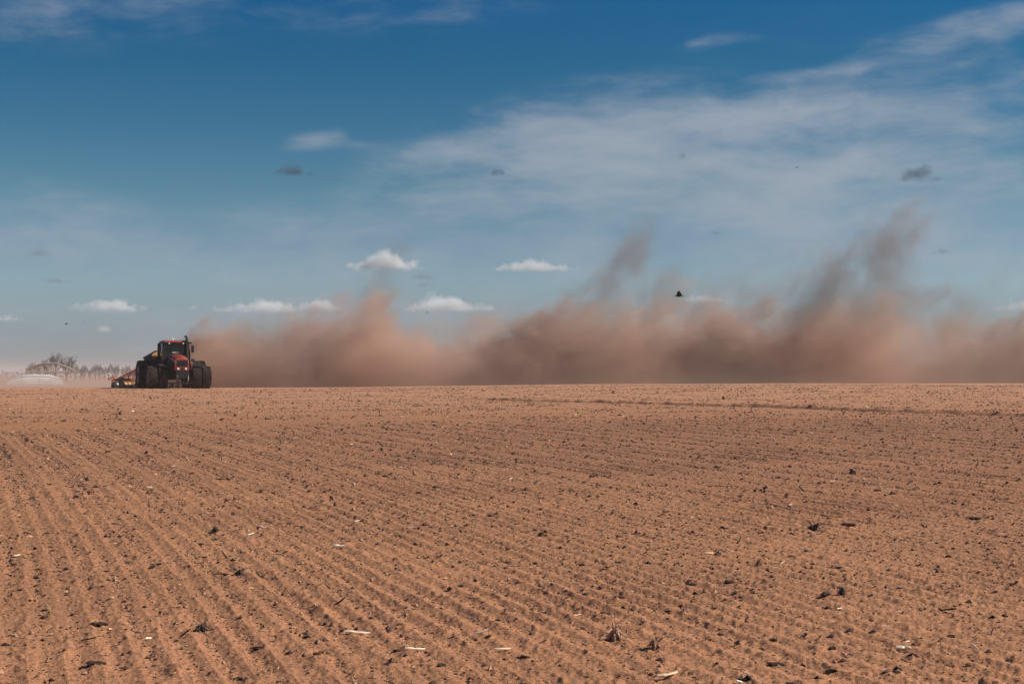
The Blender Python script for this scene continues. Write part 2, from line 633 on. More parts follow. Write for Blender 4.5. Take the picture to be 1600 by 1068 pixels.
# --- the plume of dust trailing from the tractor
PL_Y = 110.0
TOPS = [(300, 556), (318, 526), (350, 500), (400, 492), (450, 490), (480, 470), (515, 446), (555, 450), (605, 472), (655, 490), (690, 502),
        (730, 498), (775, 486), (830, 468), (890, 456), (930, 452), (965, 454), (1000, 460), (1050, 466), (1100, 466), (1150, 464),
        (1210, 460), (1270, 454), (1320, 454), (1365, 462), (1410, 476), (1450, 496), (1490, 512), (1530, 508), (1570, 496), (1620, 480), (1800, 500), (1900, 560)]
THIN = [(300, 552), (330, 515), (400, 490), (470, 484), (520, 455), (545, 430), (580, 440), (640, 488), (720, 492), (780, 474), (850, 448), (890, 430),
        (912, 385), (935, 325), (960, 365), (985, 425), (1040, 420), (1100, 440), (1170, 440), (1220, 395), (1270, 360), (1310, 340), (1335, 312),
        (1362, 318), (1390, 380), (1440, 415), (1500, 450), (1560, 460), (1620, 450), (1800, 470), (1900, 540)]
X0, X1, HM = -26.0, 58.0, 15.0
ZB = 0.35


def heights(tops):
    return [((px_x(px, PL_Y) - X0) / (X1 - X0), (606 - py) / FPX * PL_Y / HM) for px, py in tops]


hpts, tpts = heights(TOPS), heights(THIN)
DENS = [(300, 2.0), (325, 2.6), (355, 1.7), (390, 0.75), (450, 0.65), (520, 0.85), (600, 0.95), (660, 0.60), (700, 0.55), (760, 0.75), (860, 1.1),
        (960, 0.95), (1100, 0.85), (1200, 0.85), (1300, 0.75), (1380, 0.55), (1450, 0.40), (1520, 0.45), (1600, 0.75), (1800, 0.6), (1900, 0.3)]
dpts = [((px_x(px, PL_Y) - X0) / (X1 - X0), v) for px, v in DENS]

m, n, v = volume_material('blown_soil_dust', 0.10)
P = n.n('ShaderNodeTexCoord').outputs['Object']
x, y, z = n.xyz(P)
zr = n.m('SUBTRACT', z, ZB)
# the wind leans the upper billows to the right
lean = n.m('MULTIPLY', n.m('MAXIMUM', n.m('SUBTRACT', zr, 5.0), 0.0), 0.42)
xs = n.m('SUBTRACT', x, lean)
xf = n.m('DIVIDE', n.m('SUBTRACT', xs, X0), X1 - X0, clamp=True)
Hn = n.m('MULTIPLY', n.curve(xf, hpts), HM)
Dn = n.curve(xf, dpts)
wc = n.noise(P, 0.11, 2, 0.5, color=True)
pw = n.vm('ADD', n.comb(xs, y, zr), n.vm('SCALE', n.vm('SUBTRACT', wc, (0.5, 0.5, 0.5)), 7.0))
n1 = n.noise(pw, 0.21, 5, 0.60)
nf = n.noise(n.vm('ADD', pw, (9.0, 5.0, 1.0)), 0.62, 6, 0.70)
k = n.m('ADD', n.m('MULTIPLY', n.m('SUBTRACT', n1, 0.5), 2.2), n.m('MULTIPLY', n.m('SUBTRACT', nf, 0.5), 1.7))
hh = n.m('DIVIDE', zr, n.m('MAXIMUM', Hn, 0.2))
e = n.m('ADD', n.m('SUBTRACT', 0.92, hh), k)
t = n.m('DIVIDE', n.m('SUBTRACT', y, n.m('ADD', PL_Y, n.m('MULTIPLY', x, 0.03))), 8.0)
wdt = n.m('SUBTRACT', 1.0, n.m('MULTIPLY', t, t), clamp=True)
body = n.smooth(e, 0.0, 0.5)
fall = n.m('ADD', 0.08, n.m('MULTIPLY', 0.92, n.m('EXPONENT', n.m('MULTIPLY', n.m('MAXIMUM', zr, 0.0), -0.19))))
fall = n.m('MULTIPLY', fall, n.smooth(zr, -0.2, 2.6, 0.42, 1.0))
lump = n.m('MULTIPLY', n.smooth(n1, 0.32, 0.64, 0.30, 1.35), n.m('MULTIPLY', n.smooth(nf, 0.32, 0.68, 0.40, 1.5), n.smooth(n.noise(n.vm('MULTIPLY', pw, (0.7, 1.0, 1.0)), 1.5, 3, 0.7), 0.32, 0.68, 0.5, 1.5)))
dn = n.m('MULTIPLY', n.m('MULTIPLY', body, wdt), n.m('MULTIPLY', n.m('MULTIPLY', fall, Dn), lump))
# thin high dust that the wind has torn into wisps
Tn = n.m('MULTIPLY', n.curve(xf, tpts), HM)
n2 = n.noise(n.vm('ADD', n.vm('MULTIPLY', pw, (1.0, 1.0, 0.75)), (40.0, 0.0, 3.0)), 0.23, 5, 0.62)
k2 = n.m('MULTIPLY', n.m('SUBTRACT', n2, 0.5), 3.6)
e2 = n.m('ADD', n.m('SUBTRACT', 0.95, n.m('DIVIDE', zr, n.m('MAXIMUM', Tn, 0.2))), k2)
thin = n.m('MULTIPLY', n.m('MULTIPLY', n.smooth(e2, 0.0, 1.0), n.smooth(n2, 0.40, 0.64, 0.20, 1.0)), n.m('MULTIPLY', wdt, n.smooth(x, 10.0, 28.0, 0.27, 0.42)))
thin = n.m('MULTIPLY', thin, n.smooth(x, -22.0, -8.0, 0.3, 1.0))
dn = n.m('MULTIPLY', n.m('ADD', dn, thin), n.smooth(x, X0 + 0.4, X0 + 2.4))
n.put(v.inputs['Density'], n.m('MULTIPLY', dn, 0.95))
# high wisps: their shadowed, backlit grey is put into the dust colour
frac = n.m('DIVIDE', thin, n.m('MAXIMUM', n.m('ADD', n.m('MULTIPLY', n.m('MULTIPLY', body, wdt), n.m('MULTIPLY', n.m('MULTIPLY', fall, Dn), lump)), thin), 0.00001), clamp=True)
n.put(v.inputs['Color'], n.mix(n.m('MULTIPLY', n.smooth(frac, 0.20, 0.90), n.smooth(zr, 3.0, 8.0)), n.mix(n.smooth(n.noise(pw, 0.14, 3, 0.5), 0.40, 0.62), (0.75, 0.55, 0.445), (0.56, 0.43, 0.36)), (0.34, 0.32, 0.31)))
v.inputs['Anisotropy'].default_value = 0.15
# hull
hb = []
st = np.linspace(X0 + 0.5, X1, 60)
hx = np.array([a * (X1 - X0) + X0 for a, _ in hpts])
hz = np.interp(hx, [a * (X1 - X0) + X0 for a, _ in tpts], [b * HM for _, b in tpts])
hv, hf = [], []
for i, xx in enumerate(st):
    lo = max(hx[0], xx - 6)
    hmax = max(np.interp(np.linspace(lo, xx + 2, 24), [a * (X1 - X0) + X0 for a, _ in tpts], [b * HM for _, b in tpts]))
    top = ZB + hmax * 1.30 + 1.5
    yc = PL_Y + 0.03 * xx
    for (a, b) in ((-8.1, -0.9), (-8.1, top * 0.7), (-5.0, top), (5.0, top), (8.1, top * 0.7), (8.1, -0.9)):
        hv.append((xx, yc + a, b))
for i in range(len(st) - 1):
    for j in range(6):
        hf.append((i * 6 + j, i * 6 + (j + 1) % 6, (i + 1) * 6 + (j + 1) % 6, (i + 1) * 6 + j))
pl = MB().add(hv, hf + [tuple(range(6))[::-1], tuple(range(len(hv) - 6, len(hv)))]).build('dust_plume', m)
tag(pl, 'billowing red brown dust plume drifting right from the tractor', 'dust plume', kind='stuff')

# --- thin dust lying over the land beyond the crest
m, n, v = volume_material('low_ground_dust', 0.09)
P = n.n('ShaderNodeTexCoord').outputs['Object']
x, y, z = n.xyz(P)
lowf = n.m('EXPONENT', n.m('MULTIPLY', n.m('MAXIMUM', n.m('ADD', z, 0.5), 0.0), -0.95))
nn = n.m('MULTIPLY', n.smooth(n.noise(P, 0.06, 3, 0.5), 0.3, 0.7, 0.5, 1.4), n.smooth(x, -20.0, 6.0, 0.55, 4.0))
edge = n.m('MULTIPLY', n.smooth(z, 4.2, 2.4), n.m('ADD', n.smooth(y, 64.0, 98.0, 0.0, 0.18), n.smooth(y, 96.0, 108.0, 0.0, 0.82)))
n.put(v.inputs['Density'], n.m('MULTIPLY', n.m('MULTIPLY', lowf, nn), n.m('MULTIPLY', edge, 0.042)))
n.put(v.inputs['Color'], n.mix(n.smooth(x, -24.0, 0.0), (0.58, 0.485, 0.43), (0.76, 0.60, 0.50)))
dv = MB().box((0, 165, 1.2), (300, 230, 6.2)).build('dust_veil', m)
tag(dv, 'low veil of tan dust hanging over the ground beyond the crest', 'dust', kind='stuff')


# ------------------------------------------------------------------ clouds
CLOUD_Y = 12000.0


def cloud(px0, px1, py0, py1, label, tone='white', seed=0, dens=1.0, dome=(0.0, 1.0)):
    c = at((px0 + px1) / 2, (py0 + py1) / 2, CLOUD_Y + 300 * (seed % 5))
    sc_ = CLOUD_Y / FPX
    hw, hh_ = (px1 - px0) / 2 * sc_, (py1 - py0) / 2 * sc_
    hd = max(min(hw * 0.7, 420), hh_)
    mm, n, v = volume_material('cloud_vapour', 0.28)
    P = n.n('ShaderNodeTexCoord').outputs['Object']
    q = n.vm('DIVIDE', P, (hw, hd, hh_))
    x, y, z = n.xyz(q)
    # flat base, heaped top that follows the lumps of this cloud
    zz = n.m('ADD', z, 0.9)
    off, pk = dome
    white = tone == 'white'
    edge = n.m('SUBTRACT', 1.0, n.m('ADD', n.m('POWER', n.m('ABSOLUTE', x), 2.2), n.m('MULTIPLY', y, y)))
    wob = n.noise(n.vm('ADD', P, (seed * 777.0, seed * 313.0, 0.0)), 1.0 / max(hw * 0.30, 40), 2, 0.5)
    dx_ = n.m('DIVIDE', n.m('SUBTRACT', x, off), 0.50)
    hump = n.m('SQRT', n.m('MAXIMUM', n.m('SUBTRACT', 1.0, n.m('MULTIPLY', dx_, dx_)), 0.0))
    shelf = n.m('MULTIPLY', n.m('SQRT', n.m('MAXIMUM', edge, 0.0)), n.m('ADD', 0.28, n.m('MULTIPLY', wob, 0.75)))
    toplim = n.m('MAXIMUM', n.m('MULTIPLY', hump, pk * 1.45), shelf)
    nz = n.noise(n.vm('ADD', P, (seed * 777.0, seed * 313.0, 0.0)), 1.0 / max(hh_ * 1.15, 40), 7, 0.62)
    kk = n.m('MULTIPLY', n.m('SUBTRACT', nz, 0.5), 3.6 if white else 4.8)
    e = n.m('ADD', n.m('SUBTRACT', toplim, zz), kk)
    base = n.smooth(n.m('ADD', zz, n.m('MULTIPLY', kk, 0.45)), 0.0, 0.75)
    d = n.m('MULTIPLY', n.m('MULTIPLY', n.smooth(e, 0.0, 0.45 if white else 0.9), base), n.smooth(n.m('ADD', edge, n.m('MULTIPLY', kk, 0.55)), 0.0, 0.5))
    if white:
        n.put(v.inputs['Density'], n.m('MULTIPLY', d, 0.0065 * dens))
        v.inputs['Color'].default_value = (0.98, 0.985, 0.99, 1)
        v.inputs['Anisotropy'].default_value = 0.0
    else:
        n.put(v.inputs['Density'], n.m('MULTIPLY', d, 0.0056 * dens))
        v.inputs['Color'].default_value = (0.14, 0.22, 0.30, 1) if tone == 'dark' else (0.42, 0.49, 0.58, 1)  # the scraps' shadowed look is put into a dark vapour colour
    bm = bmesh.new()
    bmesh.ops.create_icosphere(bm, subdivisions=2, radius=1.0)
    for vv in bm.verts:
        vv.co.x *= hw * 1.12
        vv.co.y *= hd * 1.12
        vv.co.z = max(vv.co.z * hh_ * 1.5, -hh_ * 1.05)
    me = bpy.data.meshes.new('cloud')
    bm.to_mesh(me)
    bm.free()
    me.materials.append(mm)
    o = bpy.data.objects.new('cloud', me)
    COL.objects.link(o)
    o.location = c
    grp = 'heaped white clouds low in the sky' if tone == 'white' else 'small grey cloud scraps in the blue sky'
    return tag(o, label, 'cloud', grp)


cloud(536, 672, 386, 425, 'brightest domed white cloud with flat base above the dust', seed=1, dome=(0.0, 1.0), dens=1.3)
cloud(758, 915, 400, 425, 'flat based white cloud right of the domed cloud', seed=2, dome=(-0.1, 0.8))
cloud(322, 480, 456, 492, 'long white cloud bank above the tractor dust', seed=3, dome=(0.3, 0.8))
cloud(448, 545, 454, 490, 'short white cloud touching the first dust billow', seed=4, dome=(0.1, 0.8))
cloud(618, 785, 453, 490, 'white cloud with a bright crest in the dust gap', seed=5, dome=(-0.1, 0.9))
cloud(100, 232, 455, 490, 'white cloud standing over the bare trees', seed=6, dome=(0.1, 0.8))
cloud(-40, 44, 484, 504, 'dim white cloud cut by the left picture edge', seed=7, dome=(0.2, 0.7), dens=0.6)
cloud(140, 186, 500, 522, 'small pale cloud low over the far treeline', seed=8, dome=(0.0, 0.8), dens=0.6)
cloud(290, 313, 470, 486, 'tiny white cloud puff above the tractor cab', seed=9, dens=0.6)
cloud(1050, 1155, 453, 474, 'thin white cloud behind the large flying bird', seed=10, dome=(-0.2, 0.7), dens=0.7)
cloud(1540, 1640, 460, 490, 'pale cloud above the dust at the right picture edge', seed=12, dome=(0, 0.8), dens=0.6)
for k_, (a, b, c, d, lab, tn, dn_) in enumerate([
        (414, 498, 253, 275, 'long dark cloud scrap in the clear blue', 'dark', 1.3),
        (754, 802, 259, 276, 'dark ragged cloud scrap below the wide white veil', 'dark', 1.1),
        (1050, 1082, 234, 252, 'small dark cloud scrap on the wide white veil', 'dark', 1.2),
        (1388, 1484, 248, 286, 'largest dark ragged cloud scrap above the tall dust wisp', 'dark', 1.0),
        (32, 92, 382, 403, 'blue grey cloud scrap high above the bare trees', 'grey', 1.3),
        (46, 124, 431, 443, 'thin flat grey cloud streak above the white cloud over bare trees', 'grey', 1.0),
        (630, 664, 249, 259, 'faint thin dark cloud fleck beside the wide veil', 'dark', 0.6),
        (628, 696, 422, 438, 'flat grey cloud tucked under the tail of the domed cloud', 'grey', 1.2),
        (636, 694, 436, 450, 'lower flat grey cloud beneath another grey cloud', 'grey', 1.0),
        (1096, 1140, 358, 368, 'faint flat cloud fleck between the two dust wisps', 'dark', 0.6),
        (724, 752, 442, 451, 'tiny grey cloud fleck above the crested white cloud', 'grey', 0.8),
        (1446, 1496, 384, 398, 'thin grey cloud fleck right of the tall dust wisp', 'dark', 0.6)]):
    cloud(a, b, c, d, lab, tn, 20 + k_, dn_)

# ------------------------------------------------------------------ tractor
TH = R(23.5)
TX, TY = px_x(279.7, 96.0), 96.0
TZ = float(ground_base(TX, TY)) - 0.03
tractor = empty('tractor', (TX, TY, TZ), TH)
tag(tractor, 'red four wheel drive tractor with twin tyres and dark cab driving out of the dust', 'tractor')


def tyre_mb(rad, w, lugs):
    mb = MB()
    ri = rad * 0.58
    mb.lathe([(-w * .40, ri), (-w * .48, rad * .70), (-w * .49, rad * .84), (-w * .42, rad * .93), (-w * .2, rad * .955), (0, rad * .96),
              (w * .2, rad * .955), (w * .42, rad * .93), (w * .49, rad * .84), (w * .48, rad * .70), (w * .40, ri)], n=40)
    for k in range(lugs):
        for s in (-1, 1):
            a = 2 * math.pi * (k + (0.5 if s > 0 else 0)) / lugs
            pts = []
            for q in range(4):                      # a bar sweeping back from the centre to the shoulder
                f = q / 3
                xx = s * w * (0.02 + 0.46 * f)
                aa = a + 0.34 * f * (0.9 / rad)
                r0 = rad * (0.95 - 0.035 * f * f)
                pts.append((xx, aa, r0))
            vs, fs = [], []
            half = 0.030 / rad
            for (xx, aa, r0) in pts:
                for (da, dr) in ((-half * 1.3, 0), (-half, rad * 0.052), (half, rad * 0.052), (half * 1.3, 0)):
                    rr_ = r0 + dr
                    vs.append((xx, rr_ * math.cos(aa + da), rr_ * math.sin(aa + da)))
            for q in range(3):
                for j in range(3):
                    fs.append((q * 4 + j, q * 4 + j + 1, (q + 1) * 4 + j + 1, (q + 1) * 4 + j))
            fs += [(0, 1, 2, 3), (15, 14, 13, 12)]
            mb.add(vs, fs)
    return mb


def rim_mb(rad, w):
    mb = MB()
    ri = rad * 0.60
    mb.lathe([(-w * .42, ri * 1.02), (-w * .36, ri * .96), (-w * .1, ri * .9), (-w * .06, ri * .45), (-w * .18, ri * .38), (-w * .20, ri * .2),
              (w * .20, ri * .2), (w * .18, ri * .38), (w * .06, ri * .45), (w * .1, ri * .9), (w * .36, ri * .96), (w * .42, ri * 1.02)], n=28)
    for k in range(8):
        a = k * math.pi / 4
        mb.lathe([(-w * .23, .025), (w * .23, .025)], c=(0, ri * .3 * math.cos(a), ri * .3 * math.sin(a)), n=6)
    return mb


RF, WF, RB, WB = 0.78, 0.60, 0.98, 0.70
f_rim, f_tyre = rim_mb(RF, WF).mesh('wheel', M['rim'], smooth=False), tyre_mb(RF, WF, 19).mesh('tyre', M['tyre'])
b_rim, b_tyre = rim_mb(RB, WB).mesh('wheel', M['rim'], smooth=False), tyre_mb(RB, WB, 22).mesh('tyre', M['tyre'])


def put_wheel(rim, tyre, loc, spin):
    o = bpy.data.objects.new('wheel', rim)
    COL.objects.link(o)
    o.parent = tractor
    o.location = loc
    o.rotation_euler = (spin, 0, 0)
    t_ = bpy.data.objects.new('tyre', tyre)
    COL.objects.link(t_)
    t_.parent = o
    return o


for i, xx in enumerate((-1.79, -1.13, 1.13, 1.79)):
    put_wheel(f_rim, f_tyre, (xx, 0, RF), 0.21 * i)
for i, xx in enumerate((-1.95, -1.17, 1.17, 1.95)):
    put_wheel(b_rim, b_tyre, (xx, 2.95, RB), 0.17 * i)

b = MB()
b.box((0, 1.35, 1.0), (0.62, 3.9, 0.5))
b.box((0, 0.0, 0.82), (1.3, 0.34, 0.34))
b.lathe([(-2.05, 0.16), (2.05, 0.16)], c=(0, 0, RF), n=14)
b.lathe([(-2.3, 0.19), (2.3, 0.19)], c=(0, 2.95, RB), n=14)
b.box((0, 2.9, 1.05), (1.1, 1.0, 0.7))
b.box((0, -0.95, 0.98), (0.86, 0.5, 0.55))
b.build('chassis', M['black'], tractor, bevel=0.03)
b = MB()
b.box((-0.30, -1.30, 0.62), (0.09, 0.34, 0.46), (R(-8), 0, 0))
b.box((0.30, -1.30, 0.62), (0.09, 0.34, 0.46), (R(-8), 0, 0))
b.box((0, -1.26, 0.80), (0.80, 0.16, 0.16))
b.tube([(-0.5, -1.55, 0.42), (0.5, -1.55, 0.42)], 0.035)
fh = b.build('front_hitch', M['black'], tractor, bevel=0.012)
for s in (-1, 1):
    MB().tube([(s * 0.36, -1.42, 0.58), (s * 0.36, -1.38, 0.92)], 0.035, 8).build('hydraulic_ram', M['steel'], fh)

# bonnet: rounded hood that drops forward
secs = [  # y, half width top, half width bottom, z top, z bottom, crown
    (1.05, 0.56, 0.60, 2.30, 1.35, 0.10), (0.4, 0.55, 0.60, 2.27, 1.33, 0.10), (-0.35, 0.52, 0.58, 2.19, 1.30, 0.09),
    (-0.85, 0.47, 0.52, 2.08, 1.26, 0.08), (-1.08, 0.43, 0.48, 1.98, 1.24, 0.05)]
vs, fs = [], []
for (yy, a, c_, zt, zb, cr) in secs:
    vs += [(-c_, yy, zb), (-c_ * 1.01, yy, (zt + zb) / 2), (-a, yy, zt - 0.13), (-a * .8, yy, zt - 0.03), (-a * .4, yy, zt + cr * .6), (0, yy, zt + cr),
           (a * .4, yy, zt + cr * .6), (a * .8, yy, zt - 0.03), (a, yy, zt - 0.13), (c_ * 1.01, yy, (zt + zb) / 2), (c_, yy, zb)]
for i in range(len(secs) - 1):
    for j in range(10):
        fs.append((i * 11 + j, i * 11 + j + 1, (i + 1) * 11 + j + 1, (i + 1) * 11 + j))
fs.append(tuple(range(11)))
fs.append(tuple(range(44, 55))[::-1])
hood = MB().add(vs, fs).build('bonnet', M['red'], tractor, smooth=False)
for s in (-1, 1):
    MB().prism([(-1.0, 1.30), (-0.98, 1.72), (-0.35, 1.98), (1.0, 2.08), (1.0, 1.34)], 'x', s * 0.60, s * 0.622).build('flank_shade', M['black'], hood)  # black plates paint the shade on the bonnet flanks
g = MB().box((0, -1.115, 1.72), (0.74, 0.05, 0.40))
gr = g.build('grille', M['black'], hood, bevel=0.015)
b = MB()
for k in range(7):
    b.box((0, -1.145, 1.56 + 0.054 * k), (0.70, 0.012, 0.012))
b.build('grille_bar', M['black'], gr)
MB().box((0, -1.10, 1.955), (0.80, 0.06, 0.05)).box((-0.41, -1.10, 1.72), (0.07, 0.06, 0.46)).box((0.41, -1.10, 1.72), (0.07, 0.06, 0.46)) \
    .build('grille_surround', M['red'], hood, bevel=0.012)
b = MB().box((0, -1.105, 1.36), (0.82, 0.07, 0.26))
lp = b.build('lamp_panel', M['red'], hood, bevel=0.02)
MB().box((0, -1.147, 1.36), (0.16, 0.03, 0.2)).build('badge_plate', M['black'], lp, bevel=0.008)
for s in (-1, 1):
    MB().lathe([(-1.175, 0.066), (-1.155, 0.072), (-1.11, 0.074)], c=(s * 0.255, 0, 1.37), axis='y', n=16).build('headlight', M['lamp'], hood)
    MB().lathe([(-1.185, 0.022), (-1.15, 0.026)], c=(s * 0.41, 0, 1.83), axis='y', n=10).build('marker_lamp', M['lamp'], hood)
MB().tube([(0.74, 0.5, 1.72), (0.74, -0.25, 1.72)], 0.15, 14).build('air_cleaner', M['red_worn'], tractor)
b = MB()
b.tube([(0.66, 0.2, 1.72), (0.80, 0.15, 1.95), (0.80, 0.15, 2.08)], 0.03, 8)
b.box((0.74, 0.05, 1.45), (0.3, 0.6, 0.3))
b.build('intake_pipe', M['steel'], tractor)

# cab
CY0, CY1, CZ0, CZ1 = 1.10, 2.75, 1.45, 3.12
b = MB()
for (xx, yy, lx, ly) in ((-0.84, CY0, -0.93, CY0 - 0.02), (0.84, CY0, 0.93, CY0 - 0.02), (-0.92, CY1, -0.92, CY1), (0.92, CY1, 0.92, CY1)):
    b.tube([(lx * 0.9, ly, CZ0), (lx, ly, 2.1), (xx, yy, CZ1)], 0.055, 6)
for yy in (CY0, CY1):
    b.box((0, yy, CZ0 + 0.02), (1.74, 0.12, 0.14))
    b.box((0, yy, CZ1), (1.74, 0.12, 0.12))
for xx in (-0.86, 0.86):
    b.box((xx, (CY0 + CY1) / 2, CZ0 + 0.02), (0.12, 1.6, 0.14))
    b.box((xx, (CY0 + CY1) / 2, CZ1), (0.12, 1.6, 0.12))
b.box((0, (CY0 + CY1) / 2, 1.40), (1.78, 1.7, 0.10))
b.box((0, CY1 - 0.02, 1.85), (1.66, 0.06, 0.7))
cab = b.build('cab', M['black'], tractor, bevel=0.0)
MB().prism([(-0.78, 1.5), (0.78, 1.5), (0.86, 2.1), (0.79, 3.07), (-0.79, 3.07), (-0.86, 2.1)], 'y', CY0 - 0.005, CY0 + 0.012).build('windscreen', M['glass'], cab)
for s in (-1, 1):
    MB().prism([(CY0 + 0.06, 1.52), (CY1 - 0.06, 1.52), (CY1 - 0.06, 3.07), (CY0 + 0.06, 3.07)], 'x', s * 0.875 - 0.006, s * 0.875 + 0.006).build('side_window', M['glass'], cab)
b = MB().box((0, 1.9, 3.24), (1.78, 1.95, 0.15), taper=(0.9, 0.9))
roof = b.build('roof', M['red'], cab, bevel=0.04)
MB().box((0, 0.92, 3.15), (2.02, 0.30, 0.08), (R(12), 0, 0)).build('sun_visor', M['black'], roof, bevel=0.015)
for xx in (-0.52, 0.42):
    MB().lathe([(0.73, 0.045), (0.80, 0.05)], c=(xx, 0, 3.10), axis='y', n=12).build('work_lamp', M['lamp'], roof)
MB().lathe([(3.31, 0.055), (3.36, 0.055), (3.44, 0.045), (3.47, 0.02)], c=(-0.22, 1.2, 0), axis='z', n=12).build('beacon', M['white'], roof)
b = MB()
b.box((0, 2.25, 1.75), (0.5, 0.5, 0.14)).box((0, 2.48, 2.15), (0.48, 0.12, 0.75), (R(-8), 0, 0)).box((0, 2.25, 1.56), (0.22, 0.22, 0.3))
b.build('driver_seat', M['black'], cab, bevel=0.03)
b = MB().box((-0.02, CY0 - 0.03, 2.49), (0.46, 0.018, 0.095))
pt = b.build('front_plate', M['plate'], cab, bevel=0.006)
b = MB()
for k, wq in enumerate((0.04, 0.03, 0.045, 0.03, 0.04, 0.035)):
    b.box((-0.185 + 0.066 * k, CY0 - 0.041, 2.49), (wq, 0.006, 0.05))
b.box((-0.02, CY0 - 0.0395, 2.49), (0.37, 0.003, 0.012))
b.build('plate_lettering', M['plate_ink'], pt)
for s in (-1, 1):
    mo = MB().box((s * 1.10, CY0 - 0.12, 2.72), (0.18, 0.07, 0.48)).build('mirror', M['mirror'], tractor, bevel=0.03)
    MB().tube([(s * 0.86, CY0, 2.98), (s * 1.10, CY0 - 0.08, 3.0), (s * 1.10, CY0 - 0.08, 2.9)], 0.02, 6).build('mirror_arm', M['black'], mo)
b = MB()
b.tube([(0.70, 0.92, 1.9), (0.70, 0.92, 3.36), (0.70, 0.95, 3.5), (0.66, 1.0, 3.56), (0.58, 1.06, 3.58)], [0.10, 0.10, 0.075, 0.07, 0.07], 12)
b.tube([(0.70, 0.92, 2.2), (0.70, 0.92, 3.15)], 0.125, 12)
b.build('exhaust_stack', M['black'], tractor, smooth=False)
for s in (-1, 1):
    b = MB()
    prof = [(2.95 + 1.12 * math.cos(R(t_)), RB + 1.12 * math.sin(R(t_))) for t_ in range(35, 156, 15)]
    prof += [(p[0] + (0.0), p[1] - 0.05) for p in prof[::-1]]
    b.prism(prof, 'x', s * 0.86, s * 1.55)
    b.build('rear_fender', M['black'], tractor)
    b = MB()
    prof = [(0.0 + 0.92 * math.cos(R(t_)), RF + 0.92 * math.sin(R(t_))) for t_ in range(30, 121, 15)]
    prof += [(p[0], p[1] - 0.04) for p in prof[::-1]]
    b.prism(prof, 'x', s * 0.85, s * 1.4)
    b.build('front_fender', M['black'], tractor)
b = MB()
for k in range(3):
    b.box((-0.98, 1.5, 0.7 + 0.33 * k), (0.34, 0.3, 0.04))
b.box((-1.14, 1.5, 1.0), (0.03, 0.04, 0.9)).box((-0.84, 1.5, 1.0), (0.03, 0.04, 0.9))
b.build('step', M['black'], tractor)
for s in (-1, 1):
    MB().box((s * 0.72, 1.55, 1.08), (0.36, 0.85, 0.6)).build('fuel_tank', M['black'], tractor, bevel=0.05)

# ------------------------------------------------------------------ seed drill towed behind
drill = empty('seed_drill', (TX + 0.13 * math.cos(TH), TY + 0.13 * math.sin(TH), TZ - 0.02), TH)
tag(drill, 'orange seed drill with hopper and folding wings towed behind the red tractor', 'seed drill')
WL, WR = -4.0, 2.7
DY = 6.3
b = MB()
b.box(((WL + 0.4 + WR) / 2, DY, 0.60), (WR - WL - 0.4, 0.14, 0.14))
b.box(((WL + 0.4 + WR) / 2, DY + 0.75, 0.60), (WR - WL - 0.4, 0.12, 0.12))
for k in range(10):
    b.box((WL + 0.6 + (WR - WL - 0.8) * k / 9, DY + 0.38, 0.62), (0.08, 0.8, 0.09))
b.build('frame', M['red_worn'], drill, bevel=0.015)
MB().box((-2.38, DY - 0.12, 0.66), (1.5, 0.05, 0.16)).build('wing_beam', M['red_worn'], drill, bevel=0.01)
for k in range(4):                                  # pale deflector plates along the wing
    MB().box((-2.74 + 0.262 * k, DY - 0.40, 0.37), (0.215, 0.03, 0.30), (R(-58), 0, 0)).build('deflector_plate', M['yellow'], drill, bevel=0.01)
MB().box((-3.31, DY - 0.38, 0.34), (0.13, 0.03, 0.2), (R(-58), 0, 0)).build('end_reflector', M['white'], drill, bevel=0.01)
MB().box((-3.08, DY - 0.20, 0.52), (0.24, 0.24, 0.52)).build('wing_hinge', M['black'], drill, bevel=0.03)
MB().lathe([(WL + 0.45, 0.12), (WL + 0.46, 0.24), (WR - 0.05, 0.24), (WR - 0.04, 0.12)], c=(0, DY + 0.95, 0.25), n=18).build('packer_roller', M['black'], drill)
disc_me = MB().lathe([(-0.05, 0.06), (-0.012, 0.07), (-0.004, 0.25), (0.004, 0.25), (0.012, 0.07), (0.05, 0.06)], n=22).mesh('coulter_disc', M['steel'])
arm_me = MB().tube([(0, 0, 0.02), (0.02, 0.16, 0.36)], 0.022, 5).mesh('coulter_arm', M['black'])
for k in range(30):
    xx = WL + 0.55 + (WR - WL - 0.7) * k / 29
    for nm, me_, rz in (('coulter_disc', disc_me, R(14 if k % 2 else -14)), ('coulter_arm', arm_me, 0)):
        o = bpy.data.objects.new(nm, me_)
        COL.objects.link(o)
        o.parent = drill
        o.location = (xx, DY - 0.12 + 0.42 * (k % 2), 0.22)
        o.rotation_euler = (0, 0, rz)
# main boom and ram from the tractor down to the wing
b = MB()
b.tube([(-0.6, DY - 0.9, 1.85), (-1.84, DY - 0.5, 1.42), (-2.7, DY - 0.2, 1.02), (-3.35, DY - 0.1, 0.68)], [0.08, 0.07, 0.06, 0.05], 8)
b.tube([(-0.7, DY - 0.5, 1.5), (-1.9, DY - 0.2, 1.22), (-2.95, DY, 0.74)], 0.035, 8)
b.tube([(-2.14, DY - 0.25, 1.22), (-2.14, DY - 0.05, 0.65)], 0.03, 6)
b.tube([(-2.45, DY - 0.25, 1.08), (-2.55, DY - 0.05, 0.65)], 0.03, 6)
b.build('wing_boom', M['red_worn'], drill)
for k in range(8):
    xx = -3.05 + 0.15 * k
    MB().tube([(xx, DY, 0.62), (xx + 0.05, DY - 0.08, 0.76 + 0.02 * k), (xx + 0.14, DY - 0.05, 0.86 + 0.055 * k)], 0.024, 5).build('seed_tube', M['red_worn'], drill)
